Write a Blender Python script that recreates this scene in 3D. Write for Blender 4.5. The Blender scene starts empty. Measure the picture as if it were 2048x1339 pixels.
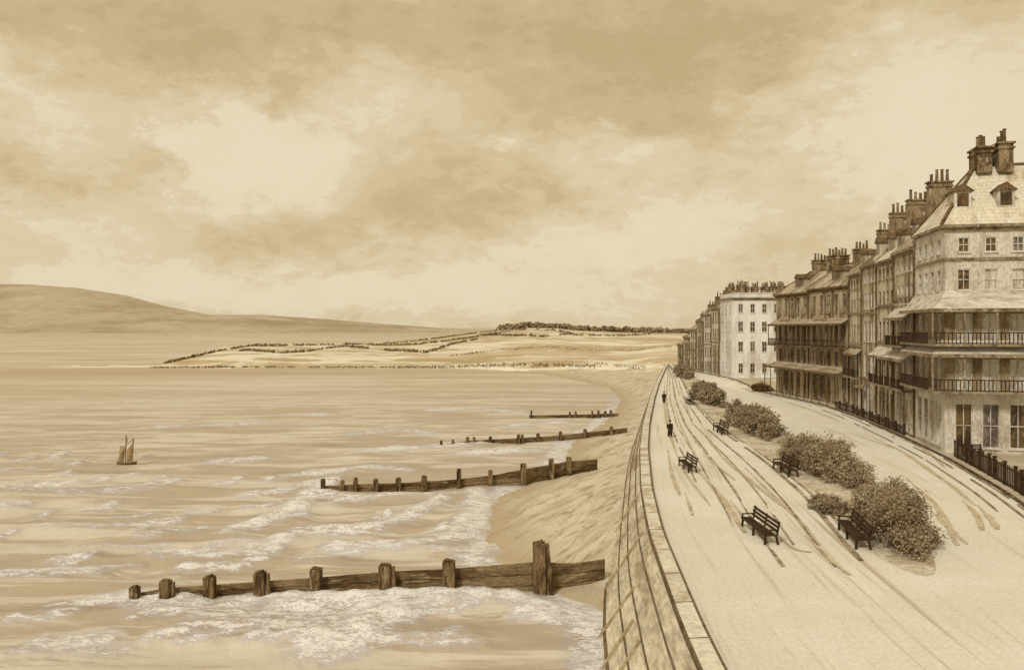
import bpy, bmesh, math, random
import numpy as np
from mathutils import Vector, Matrix, noise as mnoise

random.seed(7)
rng = np.random.default_rng(7)
scene = bpy.context.scene
C = scene.collection
R = math.radians
F, H, YH, CX = 1593.0, 12.0, 655.0, 1024.0     # focal length (px of the 2048 px photograph), eye height, horizon row, centre column
SEA = -3.5

def G(x, y, z=0.0):
    """where the sight line through a photo pixel meets the level z"""
    Y = F * (H - z) / (y - YH)
    return Vector(((x - CX) * Y / F, Y, z))

def interp(xs, pts):
    return np.interp(xs, [p[0] for p in pts], [p[1] for p in pts])

# ------------------------------------------------------------------ materials
def lin(r, g, b):
    f = lambda c: (c / 12.92 if c <= 0.04045 else ((c + 0.055) / 1.055) ** 2.4)
    # base colour whose appearance under this warm daylight is the wanted tone
    return (min(f(r / 255) * .96, .86), min(f(g / 255) * 1.12, .84), min(f(b / 255) * 1.55, .8), 1)
def sky_rgb(r, g, b):
    f = lambda c: (c / 12.92 if c <= 0.04045 else ((c + 0.055) / 1.055) ** 2.4)
    return (f(r / 255), f(g / 255), f(b / 255), 1)

class NT:
    def __init__(self, nt): self.nt = nt; self.L = nt.links
    def n(self, t, **k):
        o = self.nt.nodes.new(t)
        for a, b in k.items(): setattr(o, a, b)
        return o
    def link(self, a, b): self.L.new(a, b)
    def setin(self, sock, v):
        if hasattr(v, 'is_output') or isinstance(v, bpy.types.NodeSocket): self.L.new(v, sock)
        else: sock.default_value = v
    def math(self, op, a, b=None, c=None, clamp=False):
        o = self.n('ShaderNodeMath', operation=op, use_clamp=clamp)
        self.setin(o.inputs[0], a)
        if b is not None: self.setin(o.inputs[1], b)
        if c is not None: self.setin(o.inputs[2], c)
        return o.outputs[0]
    def vmath(self, op, a, b=None):
        o = self.n('ShaderNodeVectorMath', operation=op)
        self.setin(o.inputs[0], a)
        if b is not None: self.setin(o.inputs[1], b)
        return o.outputs[1] if op in ('DOT_PRODUCT', 'LENGTH') else o.outputs[0]
    def mix(self, f, a, b, blend='MIX'):
        o = self.n('ShaderNodeMix', data_type='RGBA', blend_type=blend)
        self.setin(o.inputs[0], f); self.setin(o.inputs[6], a); self.setin(o.inputs[7], b)
        return o.outputs[2]
    def noise(self, vec, scale, detail=4, rough=0.55, dist=0.0):
        o = self.n('ShaderNodeTexNoise')
        if vec is not None: self.link(vec, o.inputs['Vector'])
        o.inputs['Scale'].default_value = scale; o.inputs['Detail'].default_value = detail
        o.inputs['Roughness'].default_value = rough; o.inputs['Distortion'].default_value = dist
        return o
    def step(self, v, a, b, lo=0.0, hi=1.0):
        o = self.n('ShaderNodeMapRange', interpolation_type='SMOOTHSTEP')
        self.setin(o.inputs[0], v); o.inputs[1].default_value = a; o.inputs[2].default_value = b
        o.inputs[3].default_value = lo; o.inputs[4].default_value = hi
        return o.outputs[0]
    def scaled(self, vec, s):
        return self.vmath('MULTIPLY', vec, s)

def newmat(name, rough=0.85, spec=0.15):
    m = bpy.data.materials.new(name); m.use_nodes = True
    nt = NT(m.node_tree)
    b = m.node_tree.nodes['Principled BSDF']
    b.inputs['Roughness'].default_value = rough
    b.inputs['Specular IOR Level'].default_value = spec
    return m, nt, b

MATS = {}
def sepia(name, base, dark, light=None, scale=0.6, stretch=(1, 1, 1), lo=.42, hi=.68, fine=9.0, fine_amt=.35,
          bump=.25, rough=.88, coord='Object', spec=.12):
    """weathered surface: a base tone with darker washes, paler worn patches and fine grain"""
    m, nt, b = newmat(name, rough, spec)
    tc = nt.n('ShaderNodeTexCoord')
    if coord == 'World':
        v0 = nt.n('ShaderNodeNewGeometry').outputs['Position']
    else:
        v0 = tc.outputs[coord]
    v = nt.scaled(v0, stretch)
    n1 = nt.noise(v, scale, 6, .62, .4)
    n2 = nt.noise(nt.vmath('ADD', v, (17.3, 4.1, 9.7)), scale * 2.3, 5, .6, .2)
    n3 = nt.noise(v, fine, 3, .7)
    c = nt.mix(nt.step(n1.outputs[0], lo, hi), base, dark)
    if light: c = nt.mix(nt.step(n2.outputs[0], .52, .7, 0, .8), c, light)
    g = nt.step(n3.outputs[0], .3, .7, 1 - fine_amt, 1 + fine_amt * .5)
    gm = nt.n('ShaderNodeCombineColor')
    for i in range(3): nt.link(g, gm.inputs[i])
    c = nt.mix(1.0, c, gm.outputs[0], 'MULTIPLY')
    if name.startswith('slate'):
        sp = nt.n('ShaderNodeSeparateXYZ'); nt.link(v0, sp.inputs[0])
        rowv = nt.math('MULTIPLY', sp.outputs[2], 2.6); fr = nt.math('FRACT', rowv)
        off_ = nt.math('MULTIPLY', nt.math('FLOOR', rowv), .37)
        colv = nt.math('FRACT', nt.math('ADD', nt.math('MULTIPLY', sp.outputs[0], 1.6), off_))
        ln = nt.math('MAXIMUM', nt.step(fr, .0, .22, 1, 0), nt.step(colv, .0, .08, .6, 0))
        c = nt.mix(nt.math('MULTIPLY', ln, .5), c, dark)
    nt.link(c, b.inputs['Base Color'])
    if bump:
        bp = nt.n('ShaderNodeBump'); bp.inputs['Strength'].default_value = bump; bp.inputs['Distance'].default_value = .05
        nt.link(n3.outputs[0], bp.inputs['Height']); nt.link(bp.outputs[0], b.inputs['Normal'])
    MATS[name] = m
    return m

M = MATS
# walls: pale stucco with downward weather streaks
sepia('stucco_pale', lin(210, 193, 160), lin(168, 146, 112), lin(224, 209, 180), .4, (1, 1, .5), fine=5, fine_amt=.28)
sepia('stucco_white', lin(224, 210, 184), lin(192, 174, 142), lin(236, 224, 204), .35, (1, 1, .3), fine=5, fine_amt=.15)
sepia('stucco_tan', lin(194, 171, 131), lin(118, 94, 62), lin(220, 202, 166), .55, (1.4, 1.4, .16), .44, .6, fine=6, fine_amt=.35)
sepia('stucco_brown', lin(180, 155, 116), lin(112, 88, 57), lin(210, 190, 152), .5, (1.2, 1.2, .2), .42, .6, fine=6, fine_amt=.35)
sepia('stucco_buff', lin(202, 181, 142), lin(128, 104, 70), lin(222, 205, 170), .5, (1.2, 1.2, .2), .45, .62, fine=5, fine_amt=.3)
sepia('stucco_shade', lin(160, 134, 94), lin(122, 97, 63), lin(184, 160, 120), .5, (1, 1, .6), .44, .6, fine=6, fine_amt=.3)  # verandah shade put into the wall colour, not a different stucco
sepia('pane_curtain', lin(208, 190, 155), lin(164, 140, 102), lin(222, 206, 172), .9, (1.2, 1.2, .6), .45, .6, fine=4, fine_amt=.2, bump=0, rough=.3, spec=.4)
sepia('slate', lin(188, 166, 126), lin(112, 88, 56), lin(216, 198, 160), .5, (1, .35, .35), .42, .6, fine=7, fine_amt=.35)
sepia('slate_pale', lin(214, 195, 156), lin(160, 136, 94), lin(224, 208, 174), .5, (1, .35, .35), .48, .68, fine=7, fine_amt=.25)
sepia('slate_dark', lin(142, 116, 76), lin(80, 58, 34), lin(204, 184, 144), .5, (1, .35, .35), .44, .58, fine=7, fine_amt=.35)
sepia('trim_dark', lin(116, 90, 55), lin(76, 55, 31), lin(146, 118, 76), 1.2, fine=8, fine_amt=.35)
sepia('trim_mid', lin(150, 126, 90), lin(104, 82, 54), lin(190, 170, 134), 1.0, fine=8, fine_amt=.3)
sepia('trim_pale', lin(212, 195, 164), lin(170, 150, 116), lin(224, 208, 180), 1.0, fine=8, fine_amt=.2)
sepia('chimney_brick', lin(152, 125, 85), lin(92, 69, 41), lin(202, 180, 140), .9, (1, 1, .5), .42, .62, fine=9, fine_amt=.4)
sepia('iron', lin(66, 46, 26), lin(42, 28, 16), lin(92, 68, 40), 2.0, fine=10, fine_amt=.3, rough=.6)
sepia('pane', lin(104, 76, 40), lin(58, 40, 20), lin(150, 122, 80), .8, (1, 1, .6), .4, .6, fine=4, fine_amt=.3, bump=0, rough=.25, spec=.5)
sepia('pane_grey', lin(126, 110, 88), lin(84, 68, 52), lin(176, 158, 126), .8, (1, 1, .6), .4, .6, fine=4, fine_amt=.3, bump=0, rough=.25, spec=.5)
sepia('canopy', lin(206, 188, 154), lin(160, 138, 106), lin(220, 206, 180), .7, (.5, 2, 2), fine=6, fine_amt=.22)
sepia('canopy_dark', lin(178, 154, 116), lin(122, 98, 66), lin(202, 180, 142), .7, (.5, 2, 2), fine=6, fine_amt=.3)
sepia('groyne_wood', lin(142, 114, 74), lin(92, 67, 38), lin(176, 150, 108), .7, (.4, .4, 2.2), .4, .62, fine=6, fine_amt=.45, bump=.6)
sepia('groyne_post', lin(128, 100, 62), lin(74, 52, 28), lin(166, 140, 98), 1.2, (2, 2, .4), .42, .6, fine=6, fine_amt=.45, bump=.6)
sepia('bench_wood', lin(74, 52, 30), lin(46, 32, 20), lin(108, 82, 50), 1.6, fine=8, fine_amt=.4)
sepia('sailcloth', lin(172, 144, 98), lin(134, 106, 66), None, 1.5, fine=10, fine_amt=.2)
sepia('hull', lin(132, 106, 68), lin(98, 74, 44), None, 2, fine=10, fine_amt=.3)
sepia('coping', lin(220, 202, 164), lin(176, 152, 110), lin(228, 212, 178), .5, fine=5, fine_amt=.22, coord='World')
sepia('joint', lin(124, 101, 68), lin(88, 68, 44), None, 1, fine=6, fine_amt=.4, coord='World')
sepia('sea_wall', lin(204, 183, 142), lin(156, 132, 94), lin(218, 200, 160), .5, (.6, .2, 1), .44, .64, fine=4, fine_amt=.35, coord='World', bump=.4)
sepia('wall_pile', lin(176, 150, 106), lin(146, 120, 80), lin(192, 168, 126), .8, fine=5, fine_amt=.3, coord='World')
sepia('kerb_stone', lin(110, 90, 64), lin(72, 56, 38), lin(158, 136, 100), .6, fine=4, fine_amt=.45, coord='World', lo=.4, hi=.6)
sepia('edging', lin(176, 150, 108), lin(130, 106, 72), lin(206, 184, 144), .5, fine=4, fine_amt=.4, coord='World', bump=0, lo=.4, hi=.6)
sepia('track', lin(200, 177, 134), lin(180, 154, 110), lin(216, 197, 158), .6, fine=4, fine_amt=.3, coord='World', bump=0)
sepia('bed_earth', lin(206, 186, 146), lin(164, 140, 100), lin(220, 203, 164), .3, fine=3, fine_amt=.35, coord='World')
sepia('coat', lin(60, 44, 28), lin(44, 32, 20), None, 4, fine=12, fine_amt=.2)
sepia('skin', lin(206, 176, 136), lin(188, 156, 116), None, 4, fine=12, fine_amt=.1)
sepia('far_hill', lin(184, 161, 123), lin(162, 138, 102), lin(194, 172, 134), .0022, (1, 1, 5), .42, .62, fine=.03, fine_amt=.12, coord='World', bump=0)  # pale hazy tone: the distance haze is mixed into the base colour

def leafmat(name, a, b_, c_, sc):
    m, nt, b = newmat(name, .9, .08)
    p = nt.n('ShaderNodeNewGeometry')
    n1 = nt.noise(p.outputs['Position'], sc, 4, .6)
    n2 = nt.noise(p.outputs['Position'], sc * 6, 3, .6)
    c = nt.mix(nt.step(n1.outputs[0], .38, .62), a, b_)
    c = nt.mix(nt.step(n2.outputs[0], .45, .7), c, c_)
    nt.link(c, b.inputs['Base Color'])
    MATS[name] = m
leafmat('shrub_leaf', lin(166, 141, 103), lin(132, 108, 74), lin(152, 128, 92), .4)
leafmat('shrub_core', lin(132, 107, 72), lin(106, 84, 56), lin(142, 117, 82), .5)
leafmat('shrub_red', lin(138, 100, 52), lin(92, 64, 32), lin(122, 92, 52), .8)
leafmat('wood_leaf', lin(158, 132, 92), lin(128, 103, 66), lin(172, 147, 106), .05)
leafmat('hedge_leaf', lin(130, 104, 66), lin(104, 80, 48), lin(150, 124, 84), .05)

def ground_mat(name, uv_scale, base, dark, light, amt=.75):
    """pale gravel with long faint wear streaks running with the road"""
    m, nt, b = newmat(name, .95, .05)
    uv = nt.n('ShaderNodeUVMap').outputs[0]
    pos = nt.n('ShaderNodeNewGeometry').outputs['Position']
    v = nt.scaled(uv, uv_scale)
    n1 = nt.noise(v, 1.0, 6, .62, .5)
    n2 = nt.noise(nt.vmath('ADD', v, (31, 7, 3)), 2.2, 5, .65, .4)
    n3 = nt.noise(pos, 5.0, 4, .75)
    n4 = nt.noise(pos, .16, 4, .6, .6)
    c = nt.mix(nt.step(n4.outputs[0], .4, .66, 0, .7), base, light)
    c = nt.mix(nt.step(n1.outputs[0], .55, .72, 0, amt), c, dark)
    c = nt.mix(nt.step(n2.outputs[0], .58, .74, 0, amt * .7), c, dark)
    g = nt.step(n3.outputs[0], .3, .75, .84, 1.06)
    gm = nt.n('ShaderNodeCombineColor')
    for i in range(3): nt.link(g, gm.inputs[i])
    c = nt.mix(1.0, c, gm.outputs[0], 'MULTIPLY')
    nt.link(c, b.inputs['Base Color'])
    bp = nt.n('ShaderNodeBump'); bp.inputs['Strength'].default_value = .3; bp.inputs['Distance'].default_value = .04
    nt.link(n3.outputs[0], bp.inputs['Height']); nt.link(bp.outputs[0], b.inputs['Normal'])
    MATS[name] = m
ground_mat('promenade_gravel', (1.3, .035, 1), lin(221, 204, 167), lin(186, 162, 120), lin(230, 215, 182), .8)
ground_mat('road_gravel', (.9, .035, 1), lin(222, 205, 168), lin(194, 170, 128), lin(230, 215, 183), .65)
ground_mat('pavement_stone', (.8, .1, 1), lin(184, 162, 122), lin(124, 102, 68), lin(206, 186, 148), .9)
ground_mat('land', (.05, .05, 1), lin(216, 196, 154), lin(186, 162, 116), lin(226, 208, 170), .6)

# ------------------------------------------------------------------ mesh helpers
class MB:
    def __init__(self): self.v = []; self.f = []
    def face(self, pts):
        i = len(self.v); self.v += [tuple(p) for p in pts]; self.f.append(tuple(range(i, i + len(pts))))
    def hexa(self, p):
        i = len(self.v); self.v += [tuple(q) for q in p]
        for q in ((3, 2, 1, 0), (4, 5, 6, 7), (0, 1, 5, 4), (1, 2, 6, 5), (2, 3, 7, 6), (3, 0, 4, 7)):
            self.f.append(tuple(i + k for k in q))
    def box(self, x0, x1, y0, y1, z0, z1, T=None):
        p = [(x0, y0, z0), (x1, y0, z0), (x1, y1, z0), (x0, y1, z0), (x0, y0, z1), (x1, y0, z1), (x1, y1, z1), (x0, y1, z1)]
        if T: p = [T(*q) for q in p]
        self.hexa(p)
    def beam(self, a, b, w, h, up=(0, 0, 1)):
        a, b = Vector(a), Vector(b); d = (b - a).normalized(); u = Vector(up)
        s = d.cross(u)
        if s.length < 1e-4: s = d.cross(Vector((1, 0, 0)))
        s.normalize(); t = s.cross(d).normalized()
        s *= w / 2; t *= h / 2
        self.hexa([a - s - t, a + s - t, a + s + t, a - s + t, b - s - t, b + s - t, b + s + t, b - s + t])
    def cyl(self, x, y, z0, z1, r0, r1, n=8):
        i = len(self.v)
        for z, r in ((z0, r0), (z1, r1)):
            for k in range(n):
                a = 2 * math.pi * k / n
                self.v.append((x + r * math.cos(a), y + r * math.sin(a), z))
        for k in range(n):
            self.f.append((i + k, i + (k + 1) % n, i + n + (k + 1) % n, i + n + k))
        self.f.append(tuple(i + n + k for k in range(n))); self.f.append(tuple(i + k for k in reversed(range(n))))
    def build(self, name, mat, parent=None, recalc=True):
        me = bpy.data.meshes.new(name)
        me.from_pydata(self.v, [], self.f)
        if recalc:
            bm = bmesh.new(); bm.from_mesh(me); bmesh.ops.recalc_face_normals(bm, faces=bm.faces); bm.to_mesh(me); bm.free()
        me.materials.append(M[mat] if isinstance(mat, str) else mat)
        o = bpy.data.objects.new(name, me); C.objects.link(o)
        if parent: o.parent = parent
        return o

def np_mesh(name, V, Fq, mat, parent=None, uv=None, smooth=False):
    me = bpy.data.meshes.new(name)
    V = np.asarray(V, dtype=np.float32).reshape(-1, 3); Fq = np.asarray(Fq, dtype=np.int32).reshape(-1, 4)
    me.vertices.add(len(V)); me.vertices.foreach_set('co', V.ravel())
    me.loops.add(Fq.size); me.loops.foreach_set('vertex_index', Fq.ravel())
    me.polygons.add(len(Fq)); me.polygons.foreach_set('loop_start', np.arange(0, Fq.size, 4, dtype=np.int32))
    if uv is not None:
        l = me.uv_layers.new(name='UVMap'); l.data.foreach_set('uv', np.asarray(uv, np.float32)[Fq.ravel()].ravel())
    me.update(calc_edges=True); me.validate()
    if smooth: me.polygons.foreach_set('use_smooth', np.ones(len(me.polygons), bool))
    me.materials.append(M[mat] if isinstance(mat, str) else mat)
    o = bpy.data.objects.new(name, me); C.objects.link(o)
    if parent: o.parent = parent
    return o

def gridq(nr, nc):
    i = np.arange(nr - 1)[:, None] * nc + np.arange(nc - 1)[None, :]
    return np.stack([i, i + 1, i + 1 + nc, i + nc], -1).reshape(-1, 4)

def set_attr(o, name, vals):
    a = o.data.attributes.new(name, 'FLOAT', 'POINT'); a.data.foreach_set('value', np.asarray(vals, np.float32).ravel())

def tag(o, label=None, cat=None, group=None, kind=None):
    if label: o['label'] = label
    if cat: o['category'] = cat
    if group: o['group'] = group
    if kind: o['kind'] = kind
    return o

def empty(name, loc=(0, 0, 0), rz=0):
    o = bpy.data.objects.new(name, None); C.objects.link(o); o.location = loc; o.rotation_euler = (0, 0, rz)
    o.empty_display_size = .3
    return o

def vnoise(x, y, seed=0, octs=4):
    """cheap value noise on arrays"""
    x = np.asarray(x, float); y = np.asarray(y, float); out = np.zeros(np.broadcast(x, y).shape); amp = 1; tot = 0
    for o in range(octs):
        xi = np.floor(x).astype(np.int64); yi = np.floor(y).astype(np.int64); fx = x - xi; fy = y - yi
        fx = fx * fx * (3 - 2 * fx); fy = fy * fy * (3 - 2 * fy)
        def h(a, b):
            n = (a * 374761393 + b * 668265263 + (seed + o) * 1442695041) & 0xffffffff
            n = ((n ^ (n >> 13)) * 1274126177) & 0xffffffff
            return ((n ^ (n >> 16)) & 0xffff) / 65535.0
        v = (h(xi, yi) * (1 - fx) + h(xi + 1, yi) * fx) * (1 - fy) + (h(xi, yi + 1) * (1 - fx) + h(xi + 1, yi + 1) * fx) * fy
        out += amp * v; tot += amp; amp *= .5; x = x * 2.03; y = y * 2.03
    return out / tot

# ------------------------------------------------------------------ plan of the sea front
WALL = [(0, 5.9), (20, 6.3), (30.6, 6.75), (35.7, 7.15), (46.1, 8.0), (58.8, 9.6), (78, 12.6), (98, 16.2), (132, 22.9), (166, 29.9), (225, 42.6), (262, 50.8), (300, 60)]
SHORE = [(0, 2.5), (30, 4.6), (40, 5.2), (44.5, 5.0), (47, 1.6), (52, -.8), (61, -2.2), (70.5, -2.6), (76, .5), (90, 6.0), (104, 7.5), (112, 9.5), (127, 14.2), (140, 17.5), (170, 23.2), (205, 25), (225, 21), (260, 12), (287, -4), (295, -60), (300, -110)]
BEDL = [(20, 15.5), (42, 18.7), (57, 21.6), (72, 23.4), (98, 25.2), (132, 30.0), (182, 39), (225, 45.5), (262, 51.5)]
BEDR = [(20, 19), (40, 22.2), (62.7, 26.9), (91, 30.4), (132, 35), (182, 43), (225, 47), (262, 52)]
KERB = [(0, 20), (30, 26.5), (45, 31.5), (57.9, 35.8), (72, 39.6), (88, 42.9), (109, 46.6), (125, 48.2), (147, 46.6), (165, 49.0), (182, 51.3), (201, 51.2), (233, 48.7), (262, 52.5)]
def curve(pts):
    ys = np.array([p[0] for p in pts], float); xs = np.array([p[1] for p in pts], float)
    g = np.arange(ys[0], ys[-1] + .01, .5); v = np.interp(g, ys, xs)
    k = np.ones(13) / 13; vp = np.concatenate([2 * v[0] - v[6:0:-1], v, 2 * v[-1] - v[-2:-8:-1]]); v = np.convolve(vp, k, 'valid')
    return lambda y: np.interp(y, g, v)
wallX, shoreX, bedL, bedR, kerbX = map(curve, (WALL, SHORE, BEDL, BEDR, KERB))
def wall_foot(y): return wallX(y) - interp(y, [(0, 3.1), (40, 2.9), (60, 2.1), (120, 1.5), (300, 1.2)])
def beach_z(x, y):
    sx = shoreX(y); fx = wall_foot(y); w = np.maximum(fx - sx, .5)
    zt = SEA + np.clip(w * .065, .2, .85)
    t = (x - sx) / w
    return np.where(t > 0, SEA + (zt - SEA) * np.clip(t, 0, 1.3) ** .9, SEA + np.maximum(t * w * .1, -6))

def strip(name, fa, fb, ys, z, mat, nc=8, zj=0.0):
    ys = np.asarray(ys, float); t = np.linspace(0, 1, nc)
    xa, xb = fa(ys), fb(ys)
    X = xa[:, None] + (xb - xa)[:, None] * t; Y = np.repeat(ys[:, None], nc, 1)
    Z = np.full_like(X, z) + (zj * (vnoise(X * .8, Y * .8, 5) - .5) if zj else 0)
    uv = np.stack([(xb - xa)[:, None] * t + xa[:1, None] * 0, Y], -1).reshape(-1, 2)
    o = np_mesh(name, np.stack([X, Y, Z], -1), gridq(len(ys), nc), mat, uv=uv, smooth=True)
    return tag(o, kind='structure')

ysf = np.concatenate([np.arange(-10, 120, 1.0), np.arange(120, 263, 2.0)])
# paved and gravelled sheets
strip('promenade', lambda y: wallX(y) + .7, lambda y: (bedL(y) + bedR(y)) / 2, ysf, 0.0, 'promenade_gravel', 26)
strip('planting_bed', lambda y: (bedL(y) + bedR(y)) / 2 - (bedR(y) - bedL(y)) / 2 * np.clip((y - 38.5) / 6, 0, 1) ** .5, lambda y: (bedL(y) + bedR(y)) / 2 + (bedR(y) - bedL(y)) / 2 * np.clip((y - 38.5) / 6, 0, 1) ** .5, np.concatenate([np.arange(38.5, 45, .25), ysf[ysf >= 45]]), 0.01, 'bed_earth', 8, .008)
strip('road', lambda y: (bedL(y) + bedR(y)) / 2, lambda y: kerbX(y), ysf, 0.0, 'road_gravel', 24)
strip('pavement', lambda y: kerbX(y) + .25, lambda y: kerbX(y) + 8.0, ysf, 0.125, 'pavement_stone', 10)
def kerb(name, f, w, h, ys):
    mb = MB()
    for a, b in zip(ys[:-1], ys[1:]):
        xa, xb = float(f(a)), float(f(b))
        mb.hexa([(xa, a, -.05), (xa + w, a, -.05), (xb + w, b, -.05), (xb, b, -.05), (xa, a, h), (xa + w, a, h), (xb + w, b, h), (xb, b, h)])
    return tag(mb.build(name, 'kerb_stone'), kind='structure')
kerb('kerb', kerbX, .25, .14, np.concatenate([np.arange(-10, 262, 2.0)]))

# wheel and foot tracks worn into the gravel (thin sheets lying on it)
NST = [0]
def stroke(mb, px, w):
    NST[0] += 1; z = .006 + .0025 * NST[0]
    P = [G(*p) for p in px]; n = len(P)
    fine = []
    for i in range(n - 1):
        for k in range(5): fine.append(P[i].lerp(P[i + 1], k / 5))
    fine.append(P[-1]); m = len(fine)
    for it in range(2):
        fine = [fine[0]] + [(fine[i - 1] + fine[i] * 2 + fine[i + 1]) / 4 for i in range(1, m - 1)] + [fine[-1]]
    for i in range(m - 1):
        a, b = fine[i], fine[i + 1]; d = (b - a).normalized(); s = Vector((d.y, -d.x, 0))
        wa = w * math.sin(math.pi * min(max(i / (m - 1), .04), .96)) ** .6 * (.75 + .5 * random.random())
        if i == 0: wprev = wa
        mb.face([a - s * wprev / 2 + Vector((0, 0, z)), a + s * wprev / 2 + Vector((0, 0, z)), b + s * wa / 2 + Vector((0, 0, z)), b - s * wa / 2 + Vector((0, 0, z))])
        wprev = wa
mb = MB()
for px, w in [([(1730, 848), (1800, 868), (1860, 905), (1890, 935)], .5), ([(1742, 872), (1810, 905), (1880, 955), (1925, 985)], .5),
              ([(1690, 862), (1760, 886), (1800, 900)], .35), ([(1815, 958), (1870, 1005), (1900, 1060), (1935, 1088)], .45),
              ([(1870, 945), (1920, 985), (1950, 1010)], .35), ([(1925, 1000), (1955, 1030), (1965, 1060)], .4), ([(1862, 1020), (1895, 1055)], .25),
              ([(1955, 1010), (1985, 1040), (1995, 1058)], .5), ([(1560, 800), (1620, 818), (1680, 842)], .3), ([(1890, 1050), (1915, 1090)], .3)]:
    stroke(mb, px, w)
tag(mb.build('wheel_tracks', 'track'), kind='structure')
mb = MB()
for px, w in [([(1330, 760), (1328, 800), (1334, 850), (1352, 905)], .6), ([(1352, 905), (1372, 950), (1420, 1010)], .5), ([(1395, 940), (1440, 990), (1490, 1065)], .9),
              ([(1345, 755), (1352, 800), (1372, 850), (1400, 895)], .5), ([(1356, 760), (1372, 810), (1385, 850)], .4), ([(1400, 860), (1450, 920), (1500, 960), (1560, 1010)], .5),
              ([(1490, 935), (1540, 985), (1600, 1040), (1640, 1090)], .45), ([(1335, 900), (1345, 955), (1360, 990)], .5), ([(1370, 985), (1385, 1030)], .35),
              ([(1560, 1075), (1590, 1100), (1625, 1105)], .3), ([(1610, 1070), (1660, 1120), (1700, 1150)], .4), ([(1460, 1000), (1500, 1050)], .3),
              ([(1345, 800), (1360, 850), (1385, 900), (1400, 925)], .35), ([(1405, 900), (1425, 925), (1470, 960)], .35)]:
    stroke(mb, px, w * .62)
tag(mb.build('foot_tracks', 'track'), kind='structure')

def edging(name, fr, w, y0, y1, z, mat):
    mb = MB(); yy = np.arange(y0, y1, 1.0)
    for a, b in zip(yy[:-1], yy[1:]):
        nn = float(vnoise(a * .21, fr * 9, 71))
        if nn < .33: continue
        xa, xb = [float(wallX(q) + .7 + (bedL(q) - wallX(q) - .7) * fr) for q in (a, b)]; ww = w * (.6 + .8 * float(vnoise(a * .5, fr, 72))) * min(1, (nn - .31) / .12)
        mb.face([(xa, a, z), (xa + ww, a, z), (xb + ww, b, z), (xb, b, z)])
    tag(mb.build(name, mat), kind='structure')
for q, (fr, w_, y0) in enumerate(((.30, .16, 62), (.40, .12, 48), (.52, .2, 40), (.66, .14, 44), (.78, .18, 40), (.93, .3, 41), (.99, .16, 46))): edging('path_edging', fr, w_, y0, 255, .04 + .003 * q, 'edging')
for q, (off_, w_, y0, y1) in enumerate(((-1.0, .2, 40, 200), (-2.2, .16, 52, 160), (-.3, .22, 30, 250))):
    mb = MB(); yy = np.arange(y0, y1, 1.0)
    for a, b in zip(yy[:-1], yy[1:]):
        if vnoise(a * .17, off_ * 9, 73) < .4: continue
        xa, xb = float(kerbX(a)) + off_, float(kerbX(b)) + off_
        mb.face([(xa, a, .07 + .003 * q), (xa + w_, a, .07 + .003 * q), (xb + w_, b, .07 + .003 * q), (xb, b, .07 + .003 * q)])
    tag(mb.build('gutter_line', 'edging'), kind='structure')

# main ground sheet to the horizon
ys = np.concatenate([np.arange(-60, 275, 5.0)])
xr = np.array([0, 2, 6, 15, 40, 100, 300, 900, 3000.0])
X = (wallX(np.maximum(ys, 0)) + .35)[:, None] + xr[None, :]; Y = np.repeat(ys[:, None], len(xr), 1)
o = np_mesh('ground', np.stack([X, Y, np.full_like(X, -.06)], -1), gridq(len(ys), len(xr)), 'land', uv=np.stack([X, Y], -1).reshape(-1, 2))
tag(o, kind='structure')

# ------------------------------------------------------------------ sea wall
root = empty('sea_wall', (float(wallX(60)), 60, 0))
tag(root, 'sloping pale sea wall with jointed coping slabs between the beach and the promenade', 'sea wall')
off = -Vector(root.location)
def rel(mbx):
    mbx.v = [(v[0] + off.x, v[1] + off.y, v[2] + off.z) for v in mbx.v]; return mbx
ysw = np.concatenate([np.arange(-5, 120, 1.5), np.arange(120, 263, 3.0)])
mb = MB()
for a, b in zip(ysw[:-1], ysw[1:]):
    A0, B0 = (float(wall_foot(a)), a), (float(wall_foot(b)), b); A1, B1 = (float(wallX(a)), a), (float(wallX(b)), b)
    za, zb = -4.3, -4.3
    ka = .28; e = lambda p0, p1: (p0[0] + (p0[0] - p1[0]) * ka, p0[1])
    q0, q1 = e(A0, A1), e(B0, B1)
    mb.face([(q0[0], q0[1], za), (q1[0], q1[1], zb), (B1[0], b, .02), (A1[0], a, .02)])
rel(mb).build('wall_face', 'sea_wall', root, recalc=False)
mb = MB()
for a, b in zip(ysw[:-1], ysw[1:]):
    xa, xb = float(wallX(a)), float(wallX(b))
    mb.hexa([(xa - .12, a, .0), (xa + .7, a, .0), (xb + .7, b, .0), (xb - .12, b, .0), (xa - .12, a, .3), (xa + .7, a, .3), (xb + .7, b, .3), (xb - .12, b, .3)])
rel(mb).build('coping', 'coping', root)
mb = MB()
y = 30.0
while y < 200:
    xa = float(wallX(y)); w = .06 + y * .0006
    mb.hexa([(xa - .14, y, .01), (xa + .715, y + .1, .01), (xa + .715, y + .1 + w, .01), (xa - .14, y + w, .01), (xa - .14, y, .306), (xa + .715, y + .1, .306), (xa + .715, y + .1 + w, .306), (xa - .14, y + w, .306)])
    y += 3.4 + y * .018
for fx, ww in ((-.15, .09), (.68, .10)):
    for a, b in zip(ysw[:-1], ysw[1:]):
        xa, xb = float(wallX(a)) + fx, float(wallX(b)) + fx
        mb.hexa([(xa, a, .003), (xa + ww, a, .003), (xb + ww, b, .003), (xb, b, .003), (xa, a, .309), (xa + ww, a, .309), (xb + ww, b, .309), (xb, b, .309)])
rel(mb).build('coping_joint', 'joint', root)
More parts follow.
